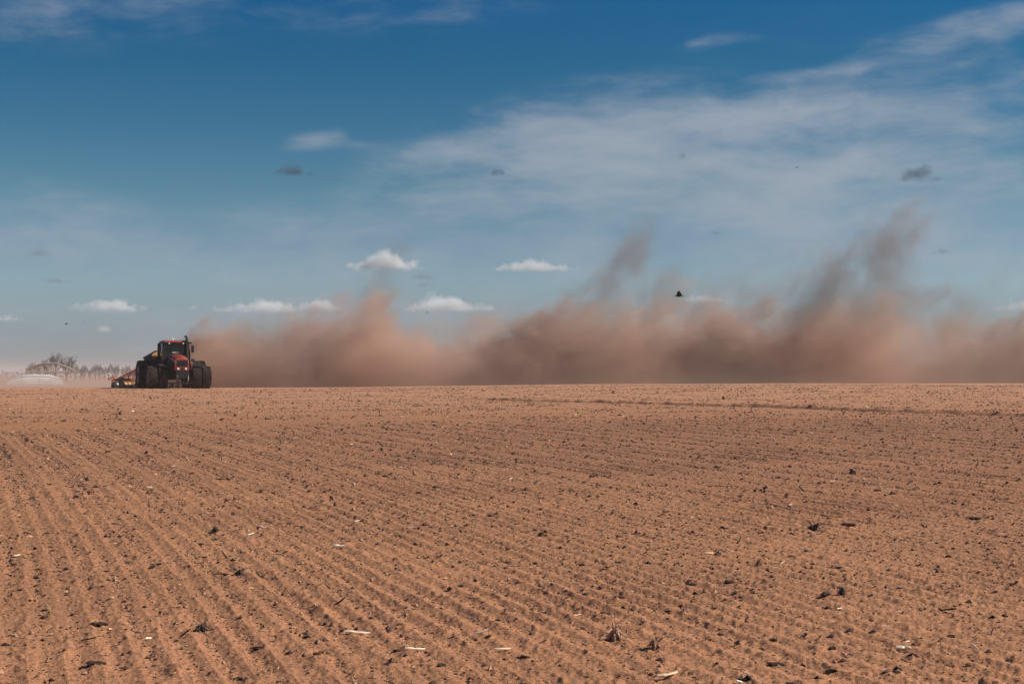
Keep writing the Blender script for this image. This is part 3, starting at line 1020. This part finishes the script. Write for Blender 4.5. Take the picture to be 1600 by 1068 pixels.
# row marker folded at the wing tip
b = MB()
b.tube([(-3.2, DY - 0.05, 0.62), (-3.5, DY - 0.1, 0.72), (-3.72, DY - 0.1, 0.80), (-3.86, DY - 0.1, 0.66)], 0.05, 7)
b.tube([(-3.3, DY - 0.05, 0.58), (-3.62, DY - 0.1, 0.56), (-3.72, DY - 0.15, 0.2)], 0.04, 6)
b.tube([(-3.52, DY - 0.05, 0.7), (-3.60, DY - 0.1, 0.92)], 0.055, 6)
b.tube([(-3.86, DY - 0.1, 0.62), (-3.92, DY - 0.12, 0.80)], 0.06, 6)
mk = b.build('marker_arm', M['red_worn'], drill)
ring = [(-3.92 + 0.145 * math.cos(a), DY - 0.12, 0.93 + 0.145 * math.sin(a)) for a in np.linspace(0, 2 * math.pi, 17)]
MB().tube(ring, 0.022, 6, cap=False).build('marker_ring', M['white'], mk)
MB().lathe([(-0.015, 0.04), (0, 0.17), (0.015, 0.04)], c=(-3.72, DY - 0.15, 0.16), n=16).build('marker_disc', M['steel'], mk)
# hopper
HY = 3.95
b = MB()
b.prism([(HY - 0.15, 1.5), (HY + 0.35, 1.5), (HY + 0.55, 2.2), (HY - 0.55, 2.2)], 'x', -1.4, 1.4)
hop = b.build('hopper', M['black'], drill, bevel=0.03)
hop.location.x = -0.36
MB().prism([(-1.46, 2.12), (-1.42, 2.22), (-0.62, 2.68), (0, 2.72), (0.62, 2.68), (1.42, 2.22), (1.46, 2.12)], 'y', HY - 0.58, HY + 0.58).build('hopper_cover', M['black'], hop)
MB().prism([(-1.02, 2.22), (-0.30, 2.22), (-0.30, 2.66), (-0.62, 2.64), (-1.02, 2.40)], 'y', HY - 0.64, HY - 0.585).build('hopper_panel', M['yellow'], hop)
b = MB()
b.tube([(-1.36, HY - 0.7, 2.10), (-0.75, HY - 0.75, 1.55)], 0.13, 8)
b.build('loading_auger', M['orange'], drill)
b = MB()
b.box((0, DY - 1.5, 0.8), (0.2, 3.4, 0.2)).box((-0.8, DY - 1.0, 1.15), (0.12, 0.12, 0.9)).box((0.8, DY - 1.0, 1.15), (0.12, 0.12, 0.9)).box((0, DY - 1.0, 0.75), (2.2, 0.14, 0.14))
b.build('drawbar', M['black'], drill, bevel=0.015)

# ------------------------------------------------------------------ greenhouse frame and film tunnel beyond the field
def gz(x, y):
    return float(ground_base(x, y))


Yg = 350.0
kx = Yg / FPX
xg = px_x(79, Yg)
g0 = gz(xg, Yg)
gh = empty('greenhouse_frame', (xg, Yg, g0), R(16))
tag(gh, 'bare greenhouse frame with open trusses in front of the bare trees', 'greenhouse frame')
topz = lambda py: CAM_Z + (585 - py) * kx - g0
rise = [(-37, 577.5), (-24, 572), (-10, 567.5), (8, 567.5), (24, 573), (36, 578.5)]
for yy in (0.0, 4.0, 8.0):
    b = MB()
    P3 = [(a * kx, yy, topz(p)) for a, p in rise]
    b.tube(P3, 0.26, 5)
    b.tube([(-36 * kx, yy, topz(581)), (36 * kx, yy, topz(581))], 0.20, 5)
    for a in (-28, -15, -4, 8, 20, 30):
        zt = np.interp(a, [q[0] for q in rise], [q[1] for q in rise])
        b.tube([(a * kx, yy, topz(581)), (a * kx, yy, topz(zt))], 0.15, 5)
    b.build('truss', M['timber'], gh)
    for a in (-36, -4, 8, 36):
        MB().tube([(a * kx, yy, -0.1), (a * kx, yy, topz(579))], 0.10, 6).build('post', M['timber'], gh)
b = MB()
for a, p in rise:
    b.tube([(a * kx, 0, topz(p) + 0.02), (a * kx, 8, topz(p) + 0.02)], 0.06, 5)
b.build('purlin', M['timber'], gh)

Yt = 300.0
kt = Yt / FPX
xt = px_x(56, Yt)
g1 = gz(xt, Yt)
tn = empty('film_tunnel', (xt, Yt, g1), R(18))
tag(tn, 'low white plastic covered tunnel standing in the dust below the bare frame', 'polytunnel')
tz = lambda py: CAM_Z + (585 - py) * kt - g1
shape = [(-42, 600), (-40, 591.5), (-20, 585.5), (-4, 584.0), (22, 585.0), (40, 590.5), (42, 600)]
poly = [(a * kt, max(tz(p), -0.05)) for a, p in shape]
rows_ = [(0.0, 1.06, 0.06), (0.5, 1.0, 0.62), (1.3, 0.97, 0.86), (2.6, 0.93, 1.0), (6.0, 0.93, 1.0), (8.5, 0.97, 0.6), (9.5, 1.04, 0.05)]
fv, ff, nP = [], [], len(poly)
for (yy, kx_, kz_) in rows_:
    fv += [(a * kx_, yy, max(b_ * kz_, -0.05)) for a, b_ in poly]
for i in range(len(rows_) - 1):
    for j in range(nP - 1):
        ff.append((i * nP + j, i * nP + j + 1, (i + 1) * nP + j + 1, (i + 1) * nP + j))
ff += [tuple(range(nP)), tuple(range(len(fv) - nP, len(fv)))[::-1]]
MB().add(fv, ff).build('film_cover', M['film'], tn, smooth=False)
b = MB()
up = [(a * kt * 0.98, 0.95, tz(p) * 0.80) for a, p in shape[1:-1]]
b.tube(up, 0.07, 5)
for a in (-20, 6):
    b.tube([(a * kt, -0.02, 0.1), (a * kt, 0.46, tz(586) * 0.62), (a * kt, 1.0, tz(586) * 0.8)], 0.06, 5)
b.build('seam_rail', M['timber'], tn)


# ------------------------------------------------------------------ bare trees
def bare_tree(h, spread, seed, n_limbs=7):
    rnd = random.Random(seed)
    tr, cr = MB(), MB()
    th = h * 0.26
    tr.tube([(0, 0, -0.3), (0.05 * h * .1, 0, th * .5), (0, 0.02, th), (0.02 * h, 0, h * 0.5)], [h * .035, h * .028, h * .024, h * .014], 7)

    def grow(p, d, L, rad, depth):
        pts, rs = [p], [rad]
        q = p.copy()
        for s_ in range(3):
            d2 = (d + Vector((rnd.uniform(-.25, .25), rnd.uniform(-.25, .25), rnd.uniform(-.02, .22)))).normalized()
            q = q + d2 * L / 3
            pts.append(q.copy())
            rs.append(max(rad * (1 - 0.22 * (s_ + 1)), 0.016))
            d = d2
        cr.tube(pts, rs, 4 if depth > 1 else 3, cap=False)
        if depth == 0:
            return
        for i in range(4 if depth > 1 else 5):
            f = rnd.uniform(0.35, 1.0)
            k = min(int(f * 3), 2)
            o = pts[k].lerp(pts[k + 1], f * 3 - k)
            nd = (d + Vector((rnd.uniform(-.9, .9), rnd.uniform(-.9, .9), rnd.uniform(-.25, .6)))).normalized()
            grow(o, nd, L * rnd.uniform(.5, .72), max(rad * .5, 0.018), depth - 1)
    for i in range(n_limbs):
        a = 2 * math.pi * i / n_limbs + rnd.uniform(-.3, .3)
        tilt = rnd.uniform(0.25, 0.9) * spread
        d = Vector((math.cos(a) * tilt, math.sin(a) * tilt, 1)).normalized()
        z0 = th * rnd.uniform(.75, 1.25)
        grow(Vector((0, 0, z0)), d, h * rnd.uniform(.36, .5), h * .016, 3)
    return tr.mesh('trunk', M['bark'], smooth=True), cr.mesh('crown', M['twig'])


tree_kinds = [bare_tree(1.0 * hh_, sp, sd) for hh_, sp, sd in ((9.2, 1.0, 1), (7.0, 0.9, 2), (6.5, 0.75, 3))]


def put_tree(kind, px, Y, scale, rz, label, group):
    x_ = px_x(px, Y)
    t_ = empty('bare_tree', (x_, Y, gz(x_, Y)), rz)
    t_.scale = (scale, scale, scale)
    tag(t_, label, 'tree', group)
    for nm, me in zip(('trunk', 'crown'), tree_kinds[kind]):
        o = bpy.data.objects.new(nm, me)
        COL.objects.link(o)
        o.parent = t_
    return t_


GT = 'bare trees behind the greenhouse frame'
put_tree(0, 87, 430, 1.00, 0.3, 'tallest bare tree rising above the greenhouse frame', GT)
put_tree(1, 104, 440, 1.08, 1.9, 'bare tree right of the tallest one, over the frame end', GT)
put_tree(1, 72, 445, 0.92, 4.1, 'bare tree close left of the tallest one', GT)
put_tree(2, 49, 450, 0.84, 2.2, 'small bare tree at the left end of the frame', GT)
put_tree(2, 60, 470, 0.72, 0.2, 'low bare tree between the small one and the tallest', GT)
rw = random.Random(5)
for i in range(15):
    px = 118 + i * 7.4 + rw.uniform(-2.0, 2.0)
    put_tree(rw.choice((1, 2)), px, 600 + rw.uniform(-15, 25), rw.uniform(0.66, 0.92), rw.uniform(0, 6.2),
             'hazy bare tree in the row between the frame and the tractor', 'row of hazy bare trees along the horizon')

# far wood along the horizon: too fine to count
wv_, wf_ = [], []
NW = 26000
wx = RNG.uniform(-620, 620, NW)
wy = RNG.uniform(760, 880, NW)
env = 3.1 + 1.3 * perlin(wx * 0.035, 0 * wx + 2) + 1.0 * perlin(wx * 0.13, 0 * wx + 7) + 1.2 * perlin(wx * .006, 0 * wx + 1)
wh = np.clip(env, 1.2, 9) * RNG.uniform(0.0, 1.0, NW) ** 0.8
sz = RNG.uniform(0.25, 0.6, NW)
base = np.stack([wx, wy, -0.6 + wh], -1)
offs = RNG.normal(size=(NW, 3, 3)) * np.array([0.5, 0.5, 0.85])
wv_ = (base[:, None, :] + offs * sz[:, None, None]).reshape(-1, 3)
wf_ = np.arange(NW * 3).reshape(-1, 3)
fw = bpy.data.objects.new('far_wood', mesh_np('far_wood', wv_, wf_, M['wood_mass']))
COL.objects.link(fw)
tag(fw, 'low grey green wood along the far horizon', 'wood', kind='stuff')


# ------------------------------------------------------------------ birds
def bird(px, py, Y, span, label, yaw, flap, group='dark birds flying over the field'):
    o_ = at(px, py, Y)
    s = span
    vs, fs = [], []
    # body: closed loft from beak to tail, nose towards -x
    body = [(-0.36, .004), (-0.31, .026), (-0.26, .055), (-0.20, .058), (-0.12, .088), (0.0, .095), (0.10, .07), (0.2, .035), (0.26, .028)]
    n_ = 8
    for (a, r_) in body:
        for k in range(n_):
            t = 2 * math.pi * k / n_
            vs.append((a, r_ * math.cos(t), r_ * 0.95 * math.sin(t)))
    for i in range(len(body) - 1):
        for k in range(n_):
            fs.append((i * n_ + k, i * n_ + (k + 1) % n_, (i + 1) * n_ + (k + 1) % n_, (i + 1) * n_ + k))
    fs.append(tuple(range(n_)))
    mb = MB().add(vs, fs)
    # tail fan
    mb.add([(0.2, -.03, .012), (0.2, .03, .012), (0.46, .085, .0), (0.48, 0, .0), (0.46, -.085, .0), (0.2, -.03, -.008), (0.2, .03, -.008), (0.46, .085, -.008), (0.48, 0, -.008), (0.46, -.085, -.008)],
           [(0, 1, 2, 3, 4), (9, 8, 7, 6, 5), (0, 4, 9, 5), (1, 6, 7, 2), (2, 7, 8, 3), (3, 8, 9, 4)])
    for sgn in (-1, 1):                              # wings with fingered tips, bent at the wrist
        st_ = [(0.03, -0.20, 0.16), (0.16, -0.19, 0.11), (0.28, -0.16, 0.05), (0.38, -0.13, 0.00), (0.45, -0.11, -0.05)]
        vs, fs = [], []
        for i, (r_, le, te) in enumerate(st_):
            a = flap if i < 3 else flap * 0.9
            yy, zz = sgn * r_ * math.cos(a), 0.03 + r_ * math.sin(a)
            vs += [(le, yy, zz + .008), (te, yy, zz + .004), (te, yy, zz - .004), (le, yy, zz - .008)]
        for i in range(len(st_) - 1):
            for k in range(4):
                fs.append((i * 4 + k, i * 4 + (k + 1) % 4, (i + 1) * 4 + (k + 1) % 4, (i + 1) * 4 + k))
        fs += [(0, 1, 2, 3), tuple(range(len(vs) - 4, len(vs)))[::-1]]
        mb.add(vs, fs)
        for q in range(4):
            a = flap * 0.9
            yy, zz = sgn * 0.43 * math.cos(a), 0.03 + 0.43 * math.sin(a)
            x0 = -0.105 + 0.012 * q
            tipy, tipz = sgn * (0.58 - 0.04 * q) * math.cos(a), 0.03 + (0.58 - 0.04 * q) * math.sin(a)
            mb.tube([(x0, yy, zz), (x0 + 0.07 + 0.02 * q, tipy, tipz)], [0.012, 0.005], 4)
    o = mb.build('bird', M['feather'], smooth=False)
    o.location = o_
    o.scale = (s * 1.25, s, s * 0.92)
    o.rotation_euler = yaw
    return tag(o, label, 'bird', group)


bird(1062, 462, 62, 0.52, 'largest black bird with raised wings flying left before the dust', (R(4), R(-2), R(4)), R(60))
bird(1245, 262, 120, 0.42, 'tiny black bird alone high in the blue right of centre', (0, 0, R(70)), R(15))
bird(667, 488, 120, 0.34, 'tiny black bird above the gap in the dust', (0, 0, R(60)), R(25))
bird(104, 506, 130, 0.40, 'tiny black bird, lower of two above the bare trees', (0, 0, R(50)), R(30))
bird(131, 503, 130, 0.44, 'tiny black bird, upper of two above the bare trees', (0, 0, R(110)), R(40))


# ------------------------------------------------------------------ loose crumbs of soil: too many to count
def crumb_material():
    m = bpy.data.materials.new('soil_crumb')
    m.use_nodes = True
    n = NT(m.node_tree)
    b = n.n('ShaderNodeBsdfPrincipled')
    o = n.n('ShaderNodeOutputMaterial')
    n.put(o.inputs[0], b.outputs[0])
    at_ = n.n('ShaderNodeAttribute', attribute_name='shade_tone')
    P = n.n('ShaderNodeTexCoord').outputs['Object']
    c = n.mix(at_.outputs['Fac'], (0.60, 0.34, 0.21), (0.026, 0.018, 0.016))  # tan to near-black; the dark end paints the crumbs' shadow sides
    c = n.mix(n.m('MULTIPLY', n.smooth(n.noise(P, 60, 3, 0.6), 0.4, 0.7), 0.4), c, (0.16, 0.09, 0.06))
    n.put(b.inputs['Base Color'], c)
    b.inputs['Roughness'].default_value = 0.95
    b.inputs['Specular IOR Level'].default_value = 0.1
    return m


def ico(sub):
    bm = bmesh.new()
    bmesh.ops.create_icosphere(bm, subdivisions=sub, radius=1.0)
    v_ = np.array([q.co[:] for q in bm.verts])
    f_ = np.array([[q.index for q in fc.verts] for fc in bm.faces])
    bm.free()
    return v_, f_


NC = 1500000
ang = RNG.uniform(R(-28.5), R(28.5), NC)
u = RNG.uniform(0, 1, NC)
DA, DM = 12.0, 94.0
ca = DA * DA / 2 - 3.6 ** 2 / 2
cb = DA * (DM - DA)
pick = u * (ca + cb)
dist = np.where(pick < ca, np.sqrt(2 * np.minimum(pick, ca) + 3.6 ** 2), DA + (pick - ca) / DA)
cx, cyy = dist * np.sin(ang), dist * np.cos(ang)
rc = row_coord(cx, cyy)
tro = 1 - np.abs(((rc / 0.19) % 1.0) - 0.5) * 2
tro76 = 0.5 - 0.5 * np.cos(2 * np.pi * rc / 0.76 + 1.0)
tro = tro + (tro76 - tro) * 0.85 * sstep((dist - 11) / 12)
hl_ = headland(cx, cyy)
patch = perlin(cx * 0.5 + 50, cyy * 0.5) + 0.6 * perlin(cx * 1.9 + 5, cyy * 1.9)
streak_ = perlin(np.floor(rc / 0.19) * 0.37 + 3, (cyy * 0.94 - cx * 0.35) * 0.22)
pk = 0.115 + (tro ** 2.6) * np.clip(0.85 + 0.7 * streak_ + 0.6 * patch, 0.08, 1.3)  # crumbs crowd the troughs, so their painted shade darkens the row lines
pk = pk * (1 - hl_) + hl_ * np.clip(0.20 + 0.45 * patch + 0.3 * perlin(cx * .05, cyy * 0.9), 0.04, 1)
tt = (TR1 - TR0).normalized()
qd = (cx - TR0.x) * -tt.y + (cyy - TR0.y) * tt.x + 0.25 * perlin(cx * 0.15 + 2, cyy * 0.15)
trk = 0.45 * np.exp(-((qd + 0.12) / 0.20) ** 2) * (cx > -5)
pk = np.maximum(pk, trk)
keep = RNG.uniform(0, 1, NC) < pk
cx, cyy, dist = cx[keep], cyy[keep], dist[keep]
nC = len(cx)
size = np.clip(RNG.lognormal(math.log(0.0047), 0.62, nC), 0.002, 0.026) * np.clip(0.62 + dist / 32, 0.8, 2.2)
cz = ground_h(cx, cyy) + size * 0.25
iv = np.array([(1, 0, .1), (.2, 1, 0), (-1, .1, 0), (-.1, -1, .1), (.1, 0, 1), (0, .1, -.6)], float)
if_ = np.array([(0, 1, 4), (1, 2, 4), (2, 3, 4), (3, 0, 4), (1, 0, 5), (2, 1, 5), (3, 2, 5), (0, 3, 5)])
nv = len(iv)
lump_ = RNG.uniform(0.65, 1.3, (nC, nv, 1))
scl = size[:, None, None] * np.stack([RNG.uniform(.8, 1.7, nC), RNG.uniform(.7, 1.3, nC), RNG.uniform(.5, .9, nC)], -1)[:, None, :]
vv = iv[None] * lump_ * scl
rot = RNG.uniform(0, 2 * np.pi, nC)
cr_, sr_ = np.cos(rot)[:, None], np.sin(rot)[:, None]
vx = vv[..., 0] * cr_ - vv[..., 1] * sr_
vy = vv[..., 0] * sr_ + vv[..., 1] * cr_
V3 = np.stack([vx + cx[:, None], vy + cyy[:, None], vv[..., 2] + cz[:, None]], -1).reshape(-1, 3)
F3 = (if_[None] + (np.arange(nC) * nv)[:, None, None]).reshape(-1, 3)
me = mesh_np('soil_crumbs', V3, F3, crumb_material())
crumb_shade = np.clip(RNG.normal(0.70, 0.36, nC) - 0.25 * sstep((dist - 30) / 40), 0, 1)
crumb_shade = np.maximum(crumb_shade, 0.9 * trk[keep])  # darkest along the track, painting the berm's shaded line
atr = me.attributes.new('shade_tone', 'FLOAT', 'POINT')
atr.data.foreach_set('value', np.repeat(crumb_shade, nv).astype(np.float32))
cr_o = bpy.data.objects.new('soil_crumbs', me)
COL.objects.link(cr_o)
tag(cr_o, 'loose dark and tan soil crumbs strewn along the furrows', 'soil crumbs', kind='stuff')
del V3, F3, vv, vx, vy

# ------------------------------------------------------------------ clods, stalks and root balls one can pick up
def clod_mesh(seed, flat):
    v_, f_ = ico(3)
    rg = np.random.default_rng(seed)
    o = rg.uniform(0, 50, 2)
    nn_ = perlin(v_[:, 0] * 1.4 + o[0] + v_[:, 2], v_[:, 1] * 1.4 + o[1] - v_[:, 2]) * .45 + perlin(v_[:, 0] * 3.5 + o[1] + v_[:, 2] * 2, v_[:, 1] * 3.5 + o[0]) * .34 + perlin(v_[:, 0] * 8 + o[0], v_[:, 1] * 8 - v_[:, 2] * 6) * .16
    v_ = v_ * (1 + nn_)[:, None]
    v_[:, 2] = v_[:, 2] * flat
    v_[:, 0] *= 1.25
    return mesh_np('soil_clod', v_, f_, M['clod'], False)


clods = [clod_mesh(s_, fl) for s_, fl in ((1, .62), (2, .5), (3, .75), (4, .42), (5, .6), (6, .3))]


def straw_mesh(seed, L, wd, curl, m):
    rnd = random.Random(seed)
    pts, rs = [], []
    a = 0
    p = Vector((-L / 2, 0, 0))
    for i in range(7):
        pts.append(p.copy())
        rs.append(wd * (0.7 + 0.5 * rnd.random()) * (0.5 if i in (0, 6) else 1))
        a += curl * rnd.uniform(.4, 1.2) / 6
        p = p + Vector((math.cos(a), math.sin(a), 0.10 * rnd.uniform(-1, 1))) * L / 6
    return MB().tube(pts, rs, 6).mesh('straw_scrap', m)


straws = [straw_mesh(1, .16, .008, .15, M['white_straw']), straw_mesh(2, .11, .006, .9, M['straw']), straw_mesh(3, .20, .007, .35, M['straw']),
          straw_mesh(4, .08, .010, .2, M['white_straw']), straw_mesh(5, .13, .005, 1.5, M['straw'])]
sticks = [straw_mesh(11, .18, .010, .3, M['rotten']), straw_mesh(12, .12, .008, .8, M['rotten']), straw_mesh(13, .24, .009, .2, M['rotten'])]


def stubble_mesh(seed, m, upright):
    """Uprooted stalk base: earth-clogged roots and leaf strips hanging from a short stump."""
    rnd = random.Random(seed)
    b = MB()
    b.tube([(0, 0, -.01), (.004, 0, .03), (.008 * upright, .004, .075)], [.030, .026, .011], 8)
    for k in range(15):
        a = 2 * math.pi * k / 15 + rnd.uniform(-.35, .35)
        L = rnd.uniform(.03, .062)
        w_ = rnd.uniform(.003, .008)
        z0 = rnd.uniform(.05, .085)
        b.tube([(rnd.uniform(-.01, .01), rnd.uniform(-.01, .01), z0), (math.cos(a) * L * .5, math.sin(a) * L * .5, z0 * rnd.uniform(.5, .8)),
                (math.cos(a) * L, math.sin(a) * L, rnd.uniform(-.012, .01))], [w_, w_ * .9, w_ * .4], 5)
    for k in range(2 + 2 * upright):
        a = rnd.uniform(0, 6.28)
        t_ = rnd.uniform(.01, .05)
        b.tube([(0, 0, .04), (math.cos(a) * t_, math.sin(a) * t_, .07 + rnd.uniform(0, .03)), (math.cos(a) * t_ * 2.2, math.sin(a) * t_ * 2.2, .08 + rnd.uniform(-.03, .05))],
               [.007, .005, .002], 4)
    b.tube([(-.03, .01, .005), (-.09, .03 * rnd.uniform(-1, 1), .0)], [.012, .004], 5)
    return b.mesh('corn_stubble', m)


stubs = [stubble_mesh(1, M['root'], 1), stubble_mesh(2, M['root'], 2), stubble_mesh(3, M['rotten'], 1), stubble_mesh(4, M['rotten'], 3)]


def lay(name, me, p, scale, rot, label, cat, group, lift=0.0):
    o = bpy.data.objects.new(name, me)
    COL.objects.link(o)
    o.location = (p[0], p[1], p[2] + lift)
    o.scale = scale if hasattr(scale, '__len__') else (scale, scale, scale)
    o.rotation_euler = rot
    return tag(o, label, cat, group)


GC, GS, GD, GR = 'dark clods on the field', 'pale straw scraps on the field', 'dark rotten stalks on the field', 'uprooted stubble on the field'
for px, py, k, s_, rz, lab in [          # size in metres, turned about z
        (558, 991, 0, 1.05, 12, 'bleached two jointed straw lying below the middle of the field'),
        (649, 1017, 0, 0.8, 22, 'short bleached straw beside a dark clod near the bottom'),
        (72, 700, 2, 1.7, -38, 'long pale straw lying slanted at the far left'),
        (208, 643, 3, 2.4, 75, 'white upright stalk bit below the tractor wheels'),
        (529, 854, 3, 1.4, 4, 'short pale stalk left of the field centre'),
        (1413, 1013, 3, 1.3, 8, 'forked white stalk shining at lower right'),
        (1419, 1016, 3, 0.8, 100, 'short white piece crossing the forked stalk'),
        (1242, 791, 4, 1.6, 30, 'curled pale straw left of the big dark stubble'),
        (1380, 768, 0, 1.2, -20, 'pale stalk sticking out from a dark clod'),
        (1112, 867, 1, 1.3, 20, 'curved pale straw above the paired dark clods'),
        (232, 999, 3, 0.7, 60, 'tiny white chip in the lower left rows'),
        (890, 846, 2, 1.0, 95, 'thin straw standing near the field centre'),
        (1060, 1062, 4, 1.8, 10, 'tangled pale straw at the bottom picture edge'),
        (790, 1018, 1, 1.2, 15, 'pale straw bits right of the bottom middle')]:
    lay('straw_scrap', straws[k], on_ground(px, py), s_, (0, 0.12, R(rz)), lab, 'straw', GS, 0.012)
for px, py, k, s_, rz, lab in [
        (316, 984, 2, 1.05, 0, 'dark split stump standing in the lower left rows'),
        (963, 999, 0, 1.15, 0, 'brown root ball with splayed roots near the bottom'),
        (1024, 1015, 1, 1.0, 40, 'pale root ball right of the brown one'),
        (1271, 828, 3, 1.5, 20, 'large dark stubble tuft with raised stalks'),
        (374, 898, 3, 1.0, 90, 'dark pair of upright stubs left of centre'),
        (337, 832, 2, 1.0, 50, 'dark spread stubble in the left rows'),
        (1332, 740, 3, 1.7, 130, 'dark upright stubble in the far right rows'),
        (168, 708, 3, 1.2, 60, 'dark stubble beside small clods at far left'),
        (120, 778, 2, 1.2, 10, 'wide dark stubble among crumbs at left')]:
    lay('corn_stubble', stubs[k], on_ground(px, py), (s_, s_, s_ * (0.55 if k > 1 else 0.85)), (R(12), R(-10), R(rz)), lab, 'stubble', GR, -0.008)
for px, py, k, w_, rz, lab in [
        (405, 1015, 3, .060, 10, 'flat black clod with a straw at its tip'),
        (155, 978, 5, .085, 8, 'long flat black clod in the lower left rows'),
        (150, 1043, 5, .085, 0, 'long dark clod near the lower left corner'),
        (160, 918, 0, .032, 0, 'single round dark clod in the left rows'),
        (1326, 822, 5, .115, -4, 'flat black clod right of the large stubble tuft'),
        (1522, 812, 5, .110, 4, 'flat black clod near the right edge'),
        (925, 746, 2, .070, 30, 'round black clod in the middle distance'),
        (922, 776, 1, .060, 80, 'black clod just below the round one'),
        (1371, 768, 1, .085, 15, 'black clod with a pale stalk sticking out'),
        (967, 933, 5, .065, 6, 'flat black clod below the field centre'),
        (1080, 913, 5, .060, -2, 'lower dark clod of the close pair'),
        (1077, 908, 1, .036, 40, 'upper dark clod of the close pair'),
        (914, 929, 2, .038, 60, 'small pointed dark clod left of a flat one'),
        (943, 961, 0, .040, 10, 'rounded dark clod above the brown root ball'),
        (1212, 1038, 5, .075, 0, 'wide dark clod at the bottom right of centre'),
        (1300, 1015, 2, .034, 0, 'small dark clod above the bottom edge'),
        (689, 1043, 2, .040, 20, 'black clod at the bottom left of centre'),
        (621, 1017, 3, .038, 0, 'flat dark clod beside short bleached straw'),
        (535, 988, 1, .034, 0, 'dark clod left of the two jointed straw'),
        (1485, 996, 2, .040, 0, 'dark clod with pale chips at lower right'),
        (1290, 932, 4, .060, 30, 'leaf shaped dark clod in the right rows'),
        (655, 771, 1, .070, 40, 'dark clod heap in the middle rows'),
        (314, 850, 0, .045, 0, 'dark clod among crumbs left of centre'),
        (1208, 1000, 1, .038, 0, 'dark clod in the lower right rows')]:
    lay('soil_clod', clods[k], on_ground(px, py), (w_ * .52, w_ * .42, w_ * 0.42), (0, 0, R(rz)), lab, 'clod', GC, w_ * .12)
rp = random.Random(21)


def scatter(n, d0, d1, power=1.0):
    out = []
    while len(out) < n:
        d = d0 + (d1 - d0) * rp.random() ** power
        a = rp.uniform(R(-24), R(24))
        x_, y_ = d * math.sin(a), d * math.cos(a)
        out.append((x_, y_, float(ground_h(np.array([x_]), np.array([y_]))[0])))
    return out


for p in scatter(230, 6, 46, 1.1):
    w_ = min(rp.lognormvariate(math.log(.0125), .4), .035) * (0.7 + p[1] / 32)
    lay('soil_clod', rp.choice(clods), p, (w_, w_, w_ * .9), (rp.uniform(-.3, .3), rp.uniform(-.3, .3), rp.uniform(0, 6.28)),
        'small dark clod lying loose among the furrow crumbs', 'clod', GC, w_ * .12)
for p in scatter(230, 6, 75, 1.2):
    lay('straw_scrap', rp.choice(straws), p, rp.uniform(.22, .75) * (0.7 + p[1] / 45), (0, rp.uniform(-.4, .2), rp.uniform(0, 6.28)),
        'small pale straw bit scattered loose on the tilled soil', 'straw', GS, 0.012)
for p in scatter(110, 7, 80, 1.1):
    lay('rotten_stalk', rp.choice(sticks), p, rp.uniform(.4, 1.0) * (0.7 + p[1] / 50), (0, rp.choice((0, -.2, -.9, .7)), rp.uniform(0, 6.28)),
        'dark rotten stalk piece poking out of the tilled soil', 'stalk', GD, 0.012)
for p in scatter(34, 8, 85, 1.0):
    lay('corn_stubble', rp.choice(stubs), p, rp.uniform(.35, .8) * (0.7 + p[1] / 55), (rp.uniform(-.4, .4), rp.uniform(-.4, .4), rp.uniform(0, 6.28)),
        'small uprooted stubble tuft left lying on the tilled soil', 'stubble', GR, 0.0)

# ------------------------------------------------------------------ haze
m, n, v = volume_material('thin_haze', 1.0)
m.cycles.homogeneous_volume = True
v.inputs['Density'].default_value = 0.00022
v.inputs['Color'].default_value = (0.86, 0.84, 0.86, 1)
hz_o = MB().box((0, 0, 11.0), (13000, 13000, 28.0)).build('haze', m)
tag(hz_o, 'thin pale haze over the whole field', 'haze', kind='stuff')
